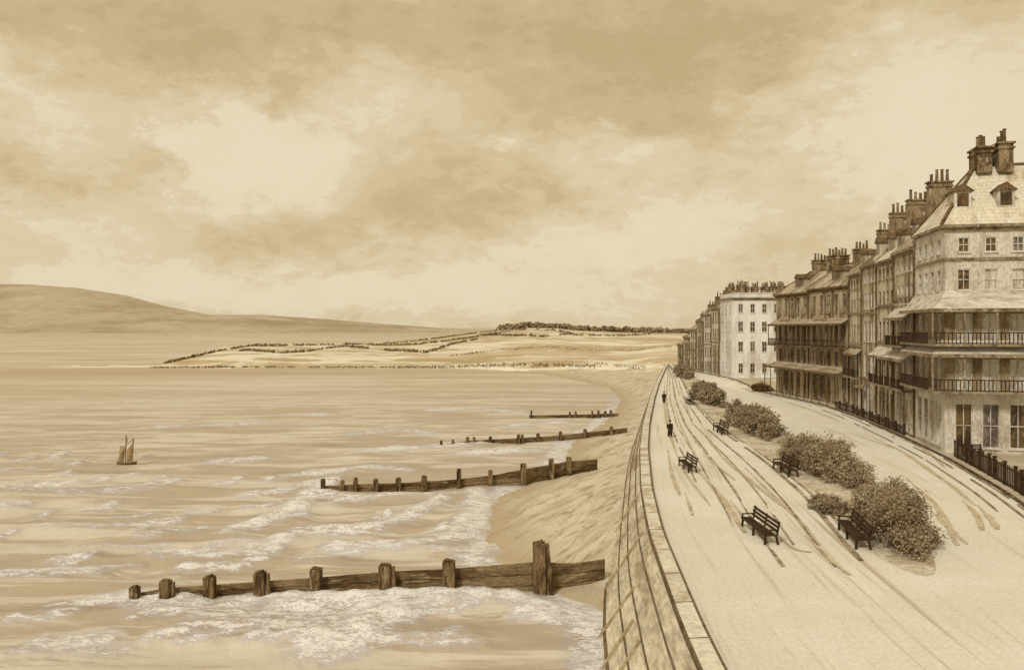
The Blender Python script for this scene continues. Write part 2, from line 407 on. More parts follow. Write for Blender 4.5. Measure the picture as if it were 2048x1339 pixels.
# timber fender piles leaning on the battered face
def on_face(y, t):
    x0, x1 = float(wall_foot(y)), float(wallX(y)); z0 = -3.36
    return Vector((x0 + (x1 - x0) * t, y, z0 + (0 - z0) * t))
piles = []
for y in (33.5, 36.2, 40.0, 46.5, 58):
    mb = MB(); n = Vector((-.75, 0, .6)) * .06
    t0, t1 = random.uniform(-.08, .1), random.uniform(.62, .95)
    if y < 43: t0, t1 = -.05, random.uniform(.45, .62)
    mb.beam(on_face(y, t0) + n, on_face(y + random.uniform(.6, 1.8), t1) + n, .2, .12, (-.7, 0, .7))
    rel(mb).build('fender_pile', 'wall_pile', root)
mb = MB()
for tt in (.02, .3, .52, .78):
    for a, b in zip(ysw[:-1], ysw[1:]):
        if a < 26 or a > 200: continue
        mb.beam(on_face(a, tt) + Vector((-.02, 0, .02)), on_face(b, tt) + Vector((-.02, 0, .02)), .18 if tt < .1 else .085, .06, (-.7, 0, .7))
rel(mb).build('wale_beam', 'joint', root)

# ------------------------------------------------------------------ beach
ysb = np.concatenate([np.arange(10, 120, .6), np.arange(120, 305, 1.5)])
tt = np.concatenate([np.linspace(-1, 0, 30), np.linspace(0, 1, 46)[1:], [1.15]])
sx, fx = shoreX(ysb), wall_foot(ysb)
X = np.where(tt[None, :] < 0, sx[:, None] + tt[None, :] * 30, sx[:, None] + (fx - sx)[:, None] * tt[None, :])
Y = np.repeat(ysb[:, None], len(tt), 1)
Z = beach_z(X, Y) + .22 * (vnoise(X * .5 + Y * .35, Y * .22 - X * .1, 3) - .5) * (tt[None, :] > 0)
m, nt, b = newmat('shingle', .95, .05)
pos = nt.n('ShaderNodeNewGeometry').outputs['Position']
rot = nt.n('ShaderNodeVectorRotate', rotation_type='Z_AXIS'); nt.link(pos, rot.inputs[0]); rot.inputs['Angle'].default_value = R(-62)
v = nt.scaled(rot.outputs[0], (.12, .75, 1))
n1 = nt.noise(v, 1.0, 6, .65, .8); n2 = nt.noise(nt.vmath('ADD', v, (9, 3, 1)), 2.4, 5, .7, .3); n3 = nt.noise(pos, 4, 4, .75)
c = nt.mix(nt.step(n1.outputs[0], .42, .66), lin(212, 192, 153), lin(182, 158, 117))
c = nt.mix(nt.step(n2.outputs[0], .52, .66, 0, .8), c, lin(152, 127, 90))
c = nt.mix(nt.step(n3.outputs[0], .48, .75, 0, .5), c, lin(122, 99, 69))
sz = nt.n('ShaderNodeSeparateXYZ'); nt.link(pos, sz.inputs[0])
wet = nt.step(nt.math('ADD', sz.outputs[2], nt.math('MULTIPLY', n1.outputs[0], .5)), SEA + .25, SEA + .62, .85, 0)
c = nt.mix(wet, c, lin(176, 151, 110))
nt.link(c, b.inputs['Base Color'])
bp = nt.n('ShaderNodeBump'); bp.inputs['Strength'].default_value = .5; bp.inputs['Distance'].default_value = .08
nt.link(n3.outputs[0], bp.inputs['Height']); nt.link(bp.outputs[0], b.inputs['Normal'])
tag(np_mesh('beach', np.stack([X, Y, Z], -1), gridq(len(ysb), len(tt)), m, smooth=True), kind='structure')

# ------------------------------------------------------------------ sea
FOAM = [  # (photo pixels on the water, half width m, strength)
    ([(120, 1216), (200, 1206), (262, 1198)], .7, .9), ([(262, 1204), (330, 1222), (450, 1236), (560, 1228), (625, 1206)], 1.0, .95), ([(470, 1208), (560, 1202), (640, 1196), (700, 1200)], .5, 1.),
    ([(640, 1208), (760, 1200), (900, 1192), (985, 1172), (1020, 1150)], .7, 1.1), ([(650, 1296), (715, 1276), (765, 1240), (800, 1206)], 1.3, 1.3),
    ([(560, 1262), (640, 1250), (720, 1236)], .9, .8), ([(890, 1196), (1000, 1200), (1080, 1214), (1190, 1236), (1290, 1240)], .9, 1.2), ([(1040, 1236), (1140, 1250), (1230, 1248), (1310, 1238)], .6, 1.),
    ([(400, 1262), (500, 1252), (600, 1240)], .6, .7), ([(470, 1062), (545, 1044), (600, 1012), (645, 975), (665, 962)], .9, 1.1), ([(490, 992), (560, 987), (625, 968)], .8, .9),
    ([(655, 1012), (690, 1000), (735, 1000)], .6, .8), ([(600, 1066), (740, 1062), (830, 1030), (880, 1000)], .8, 1.), ([(900, 1062), (942, 1034), (966, 1002), (952, 984)], .8, 1.2),
    ([(670, 1100), (800, 1096), (900, 1080), (950, 1040)], .8, 1.1), ([(330, 1114), (450, 1116), (535, 1106), (560, 1086)], .7, 1.1), ([(370, 1140), (470, 1138), (535, 1124)], .5, 1.),
    ([(20, 1152), (100, 1148), (185, 1144)], .8, .75), ([(90, 1056), (220, 1058), (340, 1046)], .8, .8), ([(320, 856), (480, 850), (640, 850)], 1.2, .7), ([(560, 832), (640, 830)], 1.2, .8),
    ([(430, 926), (520, 920)], 1.3, .8), ([(630, 950), (740, 936), (810, 942)], 1.2, .9), ([(720, 906), (860, 896), (960, 888)], 1.2, 1.), ([(930, 910), (1000, 907), (1060, 903)], 1.2, .9),
    ([(780, 992), (850, 994), (960, 990)], .6, .8), ([(640, 992), (720, 996), (800, 995)], .5, 1.), ([(700, 870), (800, 862), (860, 868)], 1.5, .6), ([(540, 962), (600, 950), (640, 946)], 1.0, .6),
    ([(860, 822), (960, 818), (1040, 826)], 1.5, .7), ([(1010, 856), (1060, 850), (1120, 846)], 1.3, .7), ([(40, 980), (160, 985), (300, 976)], 1.2, .5), ([(180, 1090), (260, 1094), (330, 1090)], .6, .6)]
for k in range(64):
    yy = random.uniform(905, 1330); xx = random.uniform(-60, 900 if yy > 1000 else 620); ll = random.uniform(25, 80) * (yy - 600) / 400
    if yy > 1130 and yy < 1215 and xx > 250: continue
    FOAM.append(([(xx, yy), (xx + ll * .5, yy + random.uniform(-3, 4)), (xx + ll, yy - random.uniform(2, 12))], random.uniform(.3, .6), random.uniform(.5, .95)))
for a0, b0, k in ((240, 640, 26), (640, 1080, 16)):
    for q in range(k):
        xx = random.uniform(a0, b0); yy = 1204 + random.uniform(0, 86) * (1 if xx < 640 else .45); ll = random.uniform(30, 90)
        FOAM.append(([(xx, yy), (xx + ll, yy - random.uniform(4, 22))], random.uniform(.25, .5), random.uniform(.6, 1.1)))
nr, na = 520, 560
r = np.concatenate([np.geomspace(14, 420, nr - 60), np.geomspace(440, 40000, 60)])
a = np.concatenate([np.linspace(R(-100), R(-38), 60)[:-1], np.linspace(R(-38), R(22), na - 100), np.linspace(R(22), R(80), 42)[1:]])
X = r[:, None] * np.sin(a)[None, :]; Y = r[:, None] * np.cos(a)[None, :]
foam = np.zeros_like(X); crest = np.zeros_like(X)
wig = (vnoise(X * .35, Y * .35, 21) - .5) * 2.2
for px, hw, st in FOAM:
    P = [G(x, y, SEA) for x, y in px]
    x0, x1 = min(p.x for p in P) - 8, max(p.x for p in P) + 8; y0, y1 = min(p.y for p in P) - 8, max(p.y for p in P) + 8
    msk = (X > x0) & (X < x1) & (Y > y0) & (Y < y1)
    if not msk.any(): continue
    xs, ysx = X[msk] + wig[msk] * .4, Y[msk] + wig[msk] * .6
    d = np.full(xs.shape, 1e9)
    for p, q in zip(P[:-1], P[1:]):
        dx, dy = q.x - p.x, q.y - p.y; t = np.clip(((xs - p.x) * dx + (ysx - p.y) * dy) / (dx * dx + dy * dy), 0, 1)
        d = np.minimum(d, np.hypot(xs - p.x - t * dx, ysx - p.y - t * dy))
    v = st * np.exp(-(d / hw / 1.35) ** 2)
    foam[msk] = np.maximum(foam[msk], v); crest[msk] = np.maximum(crest[msk], st * np.exp(-(d / hw / 2.2) ** 2))
# wash along the water line
dsh = np.where((Y > 14) & (Y < 290), shoreX(np.clip(Y, 0, 300)) - X, 99)
wl = np.exp(-((dsh - .9 + wig * 1.5) / 1.3) ** 2) * np.clip((200 - Y) / 60, 0, 1) * .9
foam = np.maximum(foam, wl)
rr = np.hypot(X, Y); near = np.clip(1.4 - rr / 260, .15, 1)
Z = SEA + near * (.13 * np.sin(Y * 1.15 + X * .18 + 2.5 * vnoise(X * .08, Y * .08, 2)) + .06 * np.sin(Y * 2.3 - X * .35 + 3 * vnoise(X * .15, Y * .15, 9)) + .22 * (vnoise(X * .25, Y * .7, 4) - .5)) + .38 * crest * (.6 + .8 * vnoise(X * 1.2, Y * 1.2, 8))
Z = np.where(dsh < 3, SEA + (Z - SEA) * np.clip(dsh / 3, .15, 1), Z)
Z = np.where(rr > 600, SEA, Z)
m, nt, b = newmat('sea_water', .5, .25)
pos = nt.n('ShaderNodeNewGeometry').outputs['Position']
fo = nt.n('ShaderNodeAttribute', attribute_name='foam').outputs['Fac']
far = nt.n('ShaderNodeAttribute', attribute_name='dist').outputs['Fac']
v = nt.scaled(pos, (.035, .26, .3)); vf = nt.scaled(pos, (.008, .05, .05))
n1 = nt.noise(v, 1.0, 7, .66, .35); n2 = nt.noise(nt.vmath('ADD', v, (5, 11, 2)), 2.6, 6, .68, .25); n3 = nt.noise(pos, 2.6, 5, .75); n4 = nt.noise(vf, 1., 5, .6, .6)
n5 = nt.noise(nt.scaled(pos, (.9, 2.4, 1.5)), 1.0, 5, .75, .3)
c = nt.mix(nt.step(n1.outputs[0], .46, .54), lin(206, 187, 153), lin(181, 158, 122))
c = nt.mix(nt.step(n2.outputs[0], .54, .62, 0, .75), c, lin(163, 141, 108))
c = nt.mix(nt.step(n2.outputs[0], .30, .42, .7, 0), c, lin(222, 202, 160))
cf = nt.mix(nt.step(n4.outputs[0], .42, .56), lin(205, 186, 150), lin(185, 162, 123))
c = nt.mix(far, c, cf)
bd = nt.n('ShaderNodeAttribute', attribute_name='band').outputs['Fac']
c = nt.mix(nt.math('MULTIPLY', bd, nt.step(n4.outputs[0], .3, .6, .5, 1)), c, lin(176, 149, 106))
# foam: broken by noise, with greyish violet hollows around the white
n6 = nt.noise(nt.scaled(pos, (4.5, 9, 5)), 1.0, 4, .85, .8)
fb = nt.math('MULTIPLY', nt.math('MULTIPLY', fo, nt.step(n5.outputs[0], .34, .64, .1, 1.7)), nt.step(n6.outputs[0], .38, .6, .3, 1.5))
c = nt.mix(nt.step(fb, .12, .4, 0, .75), c, lin(177, 164, 154))
c = nt.mix(nt.step(n3.outputs[0], .58, .75, 0, .3), c, lin(150, 122, 82))
c = nt.mix(nt.step(fb, .45, .95), c, lin(230, 217, 190))
nt.link(c, b.inputs['Base Color'])
bp = nt.n('ShaderNodeBump'); bp.inputs['Strength'].default_value = .35; bp.inputs['Distance'].default_value = .25
nt.link(n3.outputs[0], bp.inputs['Height']); nt.link(bp.outputs[0], b.inputs['Normal'])
o = np_mesh('sea', np.stack([X, Y, Z], -1), gridq(len(r), len(a)), m, smooth=True)
band = .8 * np.exp(-((Y - 284) / 24) ** 2) * np.clip((40 - X) / 60, 0, 1) + .45 * np.clip((Y - 1100) / 600, 0, 1)  # dark strip off the headland: its reflection painted into the water colour
set_attr(o, 'band', band); set_attr(o, 'foam', foam); set_attr(o, 'dist', np.clip((rr - 110) / 160, 0, 1))
tag(o, kind='structure')

# ------------------------------------------------------------------ headland and far hills
TOP = [(100, 741), (250, 735), (330, 726), (400, 710), (440, 701), (500, 691), (600, 690), (700, 688), (780, 686), (850, 679), (920, 670), (1000, 660), (1060, 655), (1110, 655), (1150, 660), (1250, 664), (1380, 666), (1500, 660), (2700, 650), (4200, 640)]
YR = [(100, 316), (330, 335), (440, 375), (700, 450), (850, 560), (1000, 700), (1400, 800), (4200, 800)]
YB = [(100, 311), (250, 308), (700, 299), (1000, 286), (1200, 274), (1330, 262), (1400, 268), (4200, 272)]
ZB = [(100, -3.6), (1000, -3.55), (1120, -3.2), (1280, -2.2), (1335, -.2), (4200, -.1)]
def head(x, v):
    yb, zb, yr = interp(x, YB), interp(x, ZB), interp(x, YR); zr = np.maximum(H - (interp(x, TOP) - YH) * yr / F, -3.3)
    Y = yb + (yr - yb) * v
    Z = zb + (zr - zb) * np.clip(v, 0, 1) ** .75
    bump = (vnoise(x * .012, v * 4, 12) - .45) * .22 * (zr - zb) * np.sin(np.pi * np.clip(v, 0, 1))
    return (x - CX) * Y / F, Y, Z + bump
xs = np.concatenate([np.arange(100, 1420, 6.0), np.arange(1420, 4200, 60)])
vs = np.linspace(0, 1, 26)
XX, VV = np.meshgrid(xs, vs)
hx, hy, hz = head(XX, VV)
back = []
for dy, dz in ((40, -1), (160, -4), (500, -9)):
    bz = np.where(xs < 1000, np.maximum(hz[-1] + dz, -4.2) if dy < 400 else -5, hz[-1] + dz * .5)
    back.append((hx[-1] * (hy[-1] + dy) / hy[-1], hy[-1] + dy, bz))
back.append((hx[-1] * 20, hy[-1] * 20, np.where(xs < 1000, -12.0, 2)))
hx = np.vstack([hx] + [q[0][None] for q in back]); hy = np.vstack([hy] + [q[1][None] for q in back]); hz = np.vstack([hz] + [q[2][None] for q in back])
m, nt, b = newmat('headland_field', .95, .03)
pos = nt.n('ShaderNodeNewGeometry').outputs['Position']
n1 = nt.noise(nt.scaled(pos, (.012, .02, .12)), 1., 5, .6, .8); n2 = nt.noise(nt.scaled(pos, (.03, .05, .4)), 1., 5, .65, .4); n3 = nt.noise(nt.scaled(pos, (.2, .1, .5)), 1, 4, .7)
c = nt.mix(nt.step(n1.outputs[0], .44, .6), lin(224, 206, 166), lin(190, 164, 118))
c = nt.mix(nt.step(n2.outputs[0], .48, .6, 0, .85), c, lin(176, 148, 100))
c = nt.mix(nt.step(n3.outputs[0], .5, .75, 0, .3), c, lin(140, 114, 74))
nt.link(c, b.inputs['Base Color'])
hx = np.vstack([hx[:1], hx]); hy = np.vstack([hy[:1] - .5, hy]); hz = np.vstack([hz[:1] - 5, hz])
tag(np_mesh('headland', np.stack([hx, hy, hz], -1), gridq(hx.shape[0], hx.shape[1]), m, smooth=True), kind='structure')

def leaf_cloud(P, size, flat=.6, up=0.3):
    """small randomly turned quads at the points P"""
    n = len(P); P = np.asarray(P, float); size = np.broadcast_to(np.asarray(size, float), (n,))
    d = rng.normal(size=(n, 3)); d[:, 2] += up; d /= np.linalg.norm(d, axis=1)[:, None]
    e = rng.normal(size=(n, 3)); u = np.cross(d, e); u /= np.linalg.norm(u, axis=1)[:, None]; w = np.cross(d, u)
    u *= size[:, None] * .5; w *= size[:, None] * .5 * flat
    V = np.stack([P - u, P - w, P + u, P + w], 1).reshape(-1, 3)
    return V, np.arange(4 * n).reshape(-1, 4)

# hedges and woods on the headland: uncountable far-off masses
LN = [([(330, .9), (440, .96), (560, .98), (700, .97), (850, .97), (930, .98), (1010, .98)], .9, 1.3, 2600), ([(1000, .98), (1060, .985), (1150, .985), (1250, .98), (1385, .98)], 4.2, 2.6, 5200),
      ([(480, .75), (560, .55), (620, .6), (700, .85)], .8, 1.2, 900), ([(700, .8), (780, .55), (850, .35), (900, .5), (960, .62)], .9, 1.4, 1300), ([(740, .9), (830, .75), (900, .7), (1000, .78)], .9, 1.4, 1100),
      ([(960, .8), (1030, .62), (1080, .55), (1140, .66), (1250, .7), (1300, .85)], 1.2, 2., 1100), ([(960, .8), (1040, .88), (1110, .8), (1140, .7)], 1., 1.8, 600),
      ([(300, .05), (500, .03), (800, .03), (1000, .04), (1200, .03)], .35, .8, 2400), ([(900, .22), (1000, .26), (1150, .24), (1340, .26)], .3, .9, 600), ([(1190, .05), (1240, .03), (1290, .01)], .3, .6, 300)]
wood_P, wood_S, hed_P, hed_S = [], [], [], []
for i, (pl, hgt, sz, n) in enumerate(LN):
    t = rng.uniform(0, 1, n); k = np.linspace(0, 1, len(pl))
    px = np.interp(t, k, [p[0] for p in pl]) + rng.normal(0, 3, n); vv = np.interp(t, k, [p[1] for p in pl]) + rng.normal(0, .008, n)
    gate = vnoise(px * .05, vv * 0 + i, 33) > .3
    if i == 1: gate = gate | True
    px, vv = px[gate], vv[gate]
    qx, qy, qz = head(px, vv)
    qz = qz + rng.uniform(0, 1, len(px)) ** 1.3 * hgt * (.5 + vnoise(px * .12, vv * 0, 40 + i))
    P = np.stack([qx, qy, qz], -1)[vnoise(px * .35, vv * 0 + 7 * i, 61) > .3]; px = px[:len(P)]
    (wood_P if i == 1 else hed_P).append(P); (wood_S if i == 1 else hed_S).append(np.full(len(P), sz) * rng.uniform(.6, 1.2, len(P)))
V, Fq = leaf_cloud(np.vstack(wood_P), np.concatenate(wood_S), .8)
tag(np_mesh('wood', V, Fq, 'wood_leaf'), 'dark far-off wood along the crest of the headland', 'wood', kind='stuff')
V, Fq = leaf_cloud(np.vstack(hed_P), np.concatenate(hed_S), .5)
tag(np_mesh('hedgerow', V, Fq, 'hedge_leaf'), 'thin dark hedgerows crossing the pale fields of the headland', 'hedge', kind='stuff')

FH = [(-3000, 640), (-1500, 610), (-600, 580), (-100, 566), (60, 569), (150, 575), (250, 590), (330, 612), (420, 629), (520, 629), (640, 637), (760, 647), (860, 654), (930, 659), (1000, 663), (1300, 664)]
xs = np.arange(-3000, 1301, 12.0); rows = []
for v in np.linspace(0, 1, 16):
    Y = 2300 + 700 * v
    ztop = H - (interp(xs, FH) - YH) * 3000 / F
    bz = SEA - 2 + (ztop - SEA + 2) * v ** 1.1 + (vnoise(xs * .01, v * 3, 50) - .5) * 18 * math.sin(math.pi * v)
    rows.append(np.stack([(xs - CX) * 3000 / F * (.9 + .1 * v), np.full_like(xs, Y), bz], -1))
rows.append(rows[-1] + np.array([0, 1200, 0]) - np.array([0, 0, 1]) * np.clip(rows[-1][:, 2:3] + 8, 0, 999) * np.array([[0, 0, 1]]))
V = np.stack(rows)
tag(np_mesh('hills', V, gridq(V.shape[0], V.shape[1]), 'far_hill', smooth=True), kind='structure')

# ------------------------------------------------------------------ groynes
def groyne(label, line, posts, plank, pw, rake=0, name='groyne'):
    """line: world (x,y) nodes; posts: (photo x, top row); plank: (photo x, top row)"""
    L = [Vector((p[0], p[1], 0)) for p in line]
    def at(px):     # point of the plan line on the sight line column px
        k = (px - CX) / F
        for p, q in zip(L[:-1], L[1:]):
            f0, f1 = p.x - k * p.y, q.x - k * q.y
            if f0 * f1 <= 0 and abs(f1 - f0) > 1e-9: return p.lerp(q, f0 / (f0 - f1))
        return L[0].copy() if abs(px - (CX + F * L[0].x / L[0].y)) < abs(px - (CX + F * L[-1].x / L[-1].y)) else L[-1].copy()
    root = empty(name, (L[0].x, L[0].y, SEA)); o0 = root.location.copy()
    tag(root, label, 'groyne', 'timber groynes running from the beach into the sea')
    zt = lambda py, Y: H - (py - YH) * Y / F
    for i, (px, py) in enumerate(posts):
        p = at(px); z1 = zt(py, p.y) + pw * .42; mb = MB(); w = pw * random.uniform(.85, 1.1) * (.72 + .35 * i / (len(posts) - 1))
        tilt = Vector((random.uniform(-.1, .1), random.uniform(-.05, .05), 0))
        a = Vector((p.x, p.y - pw * .35, SEA - 1.2)) - o0; b = Vector((p.x, p.y - pw * .35, z1)) - o0 + tilt
        mb.beam(a, b, w, w * .9, (0, 1, 0))
        mb.beam(b, b + Vector((random.uniform(-.03, .03), 0, .08)), w * .7, w * .6, (0, 1, 0))
        if rake and i % 2 == 1: mb.beam(a + Vector((w * .9, -.1, .3)), b + Vector((w * .55, .1, -.12)), w * .5, w * .5, (0, 1, 0))
        bm_o = mb.build('post', 'groyne_post', root)
        bv = bm_o.modifiers.new('worn_edges', 'BEVEL'); bv.width = w * .1; bv.segments = 2
    xs = np.linspace(plank[0][0], plank[-1][0], max(12, int(abs(plank[-1][0] - plank[0][0]) / 28)))
    for row in range(3):
        mb = MB()
        for xa, xb in zip(xs[:-1], xs[1:]):
            p, q = at(xa), at(xb); ta, tb = zt(interp(xa, plank), p.y), zt(interp(xb, plank), q.y)
            ga, gb = max(ta - SEA, .3) / 2.6, max(tb - SEA, .3) / 2.6
            za1, zb1 = ta - row * ga, tb - row * gb; za0, zb0 = za1 - ga * .94, zb1 - gb * .94
            if row == 2: za0, zb0 = SEA - .9, SEA - .9
            j = random.uniform(-.02, .02); yy = .05 * row + j
            mb.hexa([Vector((p.x, p.y + yy, za0)) - o0, Vector((q.x, q.y + yy, zb0)) - o0, Vector((q.x, q.y + yy + .16, zb0)) - o0, Vector((p.x, p.y + yy + .16, za0)) - o0,
                     Vector((p.x, p.y + yy, za1)) - o0, Vector((q.x, q.y + yy, zb1)) - o0, Vector((q.x, q.y + yy + .16, zb1)) - o0, Vector((p.x, p.y + yy + .16, za1)) - o0])
        mb.build('plank', 'groyne_wood', root)
    return root
groyne('nearest and largest timber groyne with thick dark posts, foam breaking along its foot', [(-22, 45.3), (1.6, 46.6), (6.2, 48.2)],
       [(275, 1180), (333, 1167), (425, 1160), (522, 1151), (634, 1144), (772, 1136), (900, 1129), (1080, 1092)],
       [(275, 1186), (335, 1176), (425, 1170), (522, 1163), (640, 1155), (772, 1144), (900, 1138), (1080, 1124), (1140, 1128), (1210, 1118)], .72, 1)
groyne('dark timber groyne second from the viewer, ending in white surf', [(-18.2, 74.0), (1.1, 78.6), (9.5, 85.5)],
       [(648, 962), (684, 965), (711, 960), (753, 962), (798, 960), (848, 956), (918, 942), (980, 945), (1048, 931), (1102, 922), (1138, 918)],
       [(645, 972), (711, 968), (798, 966), (918, 958), (980, 951), (1048, 938), (1140, 922), (1195, 918)], .55)
groyne('low dark timber groyne third from the viewer, reaching up to the sea wall', [(-9.5, 103.6), (5, 108.5), (16.6, 114.5)],
       [(884, 884), (907, 882), (935, 877), (948, 877), (980, 876), (1036, 872), (1046, 872), (1075, 870), (1122, 866), (1170, 861), (1222, 856)],
       [(880, 890), (935, 881), (1036, 876), (1122, 870), (1222, 859), (1256, 855)], .5)
groyne('faint farthest timber groyne lying low in the calm water', [(2.8, 136), (12, 137), (18.6, 139)],
       [(1062, 823), (1140, 826), (1152, 825), (1185, 824), (1196, 823), (1210, 824), (1222, 822)],
       [(1058, 830), (1140, 829), (1240, 826)], .45)

# ------------------------------------------------------------------ sailing boat
def sailing_boat():
    p = G(253, 930, SEA)
    root = empty('sailing_boat', (p.x, p.y, SEA + .05), R(8))
    tag(root, 'small brown two-masted sailing boat alone on the open water', 'sailing boat')
    # hull lofted from sections
    S = [(-1.05, .05, .38, .0), (-.8, .3, .3, -.15), (-.3, .42, .22, -.22), (.3, .42, .22, -.22), (.75, .28, .3, -.15), (1.1, .03, .45, .05)]
    mb = MB(); rings = []
    for x, w, zt, zb in S: rings.append([(x, -w, zt), (x, -w * .75, (zt + zb) / 2), (x, 0, zb), (x, w * .75, (zt + zb) / 2), (x, w, zt)])
    for a_, b_ in zip(rings[:-1], rings[1:]):
        for i in range(4): mb.face([a_[i], b_[i], b_[i + 1], a_[i + 1]])
        mb.face([a_[0], a_[4], b_[4], b_[0]])
    mb.build('hull', 'hull', root)
    for x, h, lean in ((-.12, 3.35, .08), (.62, 2.95, .1)):
        mb = MB(); mb.beam((x, 0, .0), (x + lean, 0, h), .09, .09); mb.build('mast', 'hull', root)
    def sail(pts, bulge):
        n = 8; V = []; 
        (a0, a1, b1, b0) = [Vector(q) for q in pts]
        for i in range(n):
            for j in range(n):
                u, v = i / (n - 1), j / (n - 1)
                q = a0.lerp(a1, u).lerp(b0.lerp(b1, u), v); q.y -= bulge * math.sin(math.pi * u) * math.sin(math.pi * v); V.append(q)
        return np_mesh('sail', np.array(V), gridq(n, n), 'sailcloth', root, smooth=True)
    sail([(-.78, -.05, .25), (-.72, -.05, 2.15), (-.06, -.05, 2.15), (-.3, -.05, .3)], .22)
    sail([(.02, -.05, .3), (.05, -.05, 1.7), (.7, -.05, 2.55), (.72, -.05, .35)], .22)
    sail([(-.98, -.03, .35), (-.85, -.03, .9), (-.6, -.03, .9), (-.3, -.03, .3)], .12)
    sail([(-.06, -.02, 2.5), (-.05, -.02, 3.3), (.12, -.02, 3.0), (.1, -.02, 2.4)], .03)
    mb = MB(); mb.beam((-.02, -.06, 2.2), (.88, -.06, 3.0), .06, .06); mb.build('yard', 'hull', root)
sailing_boat()

# ------------------------------------------------------------------ shrubs
def shrub(label, cx, cy, hl, hw, h, slope, n, leaf, mat='shrub_leaf', z0=.05, group='shrub clumps in the long bed between promenade and road', seed=0):
    root = empty('shrub', (cx, cy, z0), -math.atan(slope))
    tag(root, label, 'shrub', group)
    # inner dark mass
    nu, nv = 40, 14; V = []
    for j in range(nv):
        ph = (j / (nv - 1)) * math.pi / 2
        for i in range(nu):
            th = 2 * math.pi * i / nu
            k = .86 * (.82 + .36 * mnoise.noise(Vector((math.cos(th) * hw * .5 + seed * 7.1, math.sin(th) * hl * .5, ph * 1.5))))
            V.append((math.cos(th) * math.cos(ph) ** .6 * hw * k, math.sin(th) * math.cos(ph) ** .6 * hl * k, math.sin(ph) * h * k - .05))
    Fq = [(j * nu + i, j * nu + (i + 1) % nu, (j + 1) * nu + (i + 1) % nu, (j + 1) * nu + i) for j in range(nv - 1) for i in range(nu)]
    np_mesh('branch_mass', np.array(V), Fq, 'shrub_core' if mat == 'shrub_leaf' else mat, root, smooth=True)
    # leaf clumps through the outer volume
    ncl = max(40, int(n / 60)); cl = []
    while len(cl) < ncl:
        th = rng.uniform(0, 2 * math.pi); ph = math.asin(rng.uniform(0.02, 1)); k = rng.uniform(.78, 1.02) * (.82 + .36 * mnoise.noise(Vector((math.cos(th) * hw * .5 + seed * 7.1, math.sin(th) * hl * .5, ph * 1.5))) + .04)
        cl.append((math.cos(th) * math.cos(ph) ** .6 * hw * k, math.sin(th) * math.cos(ph) ** .6 * hl * k, max(.08, math.sin(ph) * h * k)))
    cl = np.array(cl); idx = rng.integers(0, ncl, n)
    P = cl[idx] + rng.normal(0, 1, (n, 3)) * np.array([.2, .24, .17]) * min(1, h / 1.6) * (1 + leaf)
    P[:, 2] = np.maximum(P[:, 2], .03)
    V, Fq = leaf_cloud(P, leaf * rng.uniform(.6, 1.3, n), .6, 1.3)
    np_mesh('foliage', V, Fq, mat, root)
    return root
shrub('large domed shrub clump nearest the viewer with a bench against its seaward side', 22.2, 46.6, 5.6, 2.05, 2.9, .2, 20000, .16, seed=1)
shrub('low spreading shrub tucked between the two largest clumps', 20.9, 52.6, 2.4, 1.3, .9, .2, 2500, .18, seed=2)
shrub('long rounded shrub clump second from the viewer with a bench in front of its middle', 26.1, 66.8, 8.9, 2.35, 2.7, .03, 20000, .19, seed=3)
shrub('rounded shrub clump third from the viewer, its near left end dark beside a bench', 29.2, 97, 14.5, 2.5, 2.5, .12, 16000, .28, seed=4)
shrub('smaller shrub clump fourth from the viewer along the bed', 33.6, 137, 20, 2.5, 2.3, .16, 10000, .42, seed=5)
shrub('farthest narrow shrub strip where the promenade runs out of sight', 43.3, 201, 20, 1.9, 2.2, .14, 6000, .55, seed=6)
shrub('small dark reddish shrub beside the kerb in front of the brown verandah house', 47.0, 150.5, 2.4, 2.1, 1.5, 0, 2600, .3, mat='shrub_red', z0=.1, group=None, seed=7)

# ------------------------------------------------------------------ benches
def bench(label, near, far, Lmax=4.0, hgt=1.0):
    a, b = G(*near), G(*far); c = (a + b) / 2; d = (a - b); L = min(d.length, Lmax); ang = math.atan2(d.y, d.x)
    root = empty('bench', (c.x, c.y, .005), ang)            # local x runs along the bench, local -y is the front (towards the sea)
    tag(root, label, 'bench', 'dark slatted benches on the promenade')
    s = hgt
    mb = MB()
    for k in range(4): mb.box(-L / 2, L / 2, -.5 * s + k * .14 * s, -.5 * s + k * .14 * s + .11 * s, .44 * s, .49 * s)
    mb.build('seat', 'bench_wood', root)
    mb = MB()
    for k in range(3):
        z = .58 * s + k * .17 * s; y = .08 * s + k * .05 * s
        mb.box(-L / 2, L / 2, y, y + .05 * s, z, z + .12 * s)
    mb.build('backrest', 'bench_wood', root)
    n = 3
    for i in range(n):
        x = -L / 2 + .12 + (L - .24) * i / (n - 1); mb = MB()
        mb.beam((x, -.44 * s, 0), (x, -.4 * s, .435 * s), .1 * s, .09 * s); mb.beam((x, .17 * s, 0), (x, .08 * s, .44 * s), .1 * s, .09 * s)
        mb.beam((x, .135 * s, .44 * s), (x, .25 * s, 1.06 * s), .09 * s, .06 * s); mb.beam((x, -.45 * s, .415 * s), (x, .12 * s, .415 * s), .08 * s, .04 * s)
        if i != 1:
            mb.beam((x, -.46 * s, .66 * s), (x, .14 * s, .68 * s), .08 * s, .05 * s); mb.beam((x, -.42 * s, .49 * s), (x, -.42 * s, .64 * s), .07 * s, .06 * s)
        mb.build('leg', 'iron', root)
    return root
bench('big dark slatted bench standing alone in the middle of the promenade, nearest the viewer', (1553, 1092), (1498, 1050), 4.2, 1.2)
bench('dark bench set against the seaward side of the nearest large shrub clump', (1738, 1104), (1693, 1056), 4.4, 1.25)
bench('reddish dark bench in front of the second shrub clump', (1599, 958), (1553, 934), 3.8, 1.3)
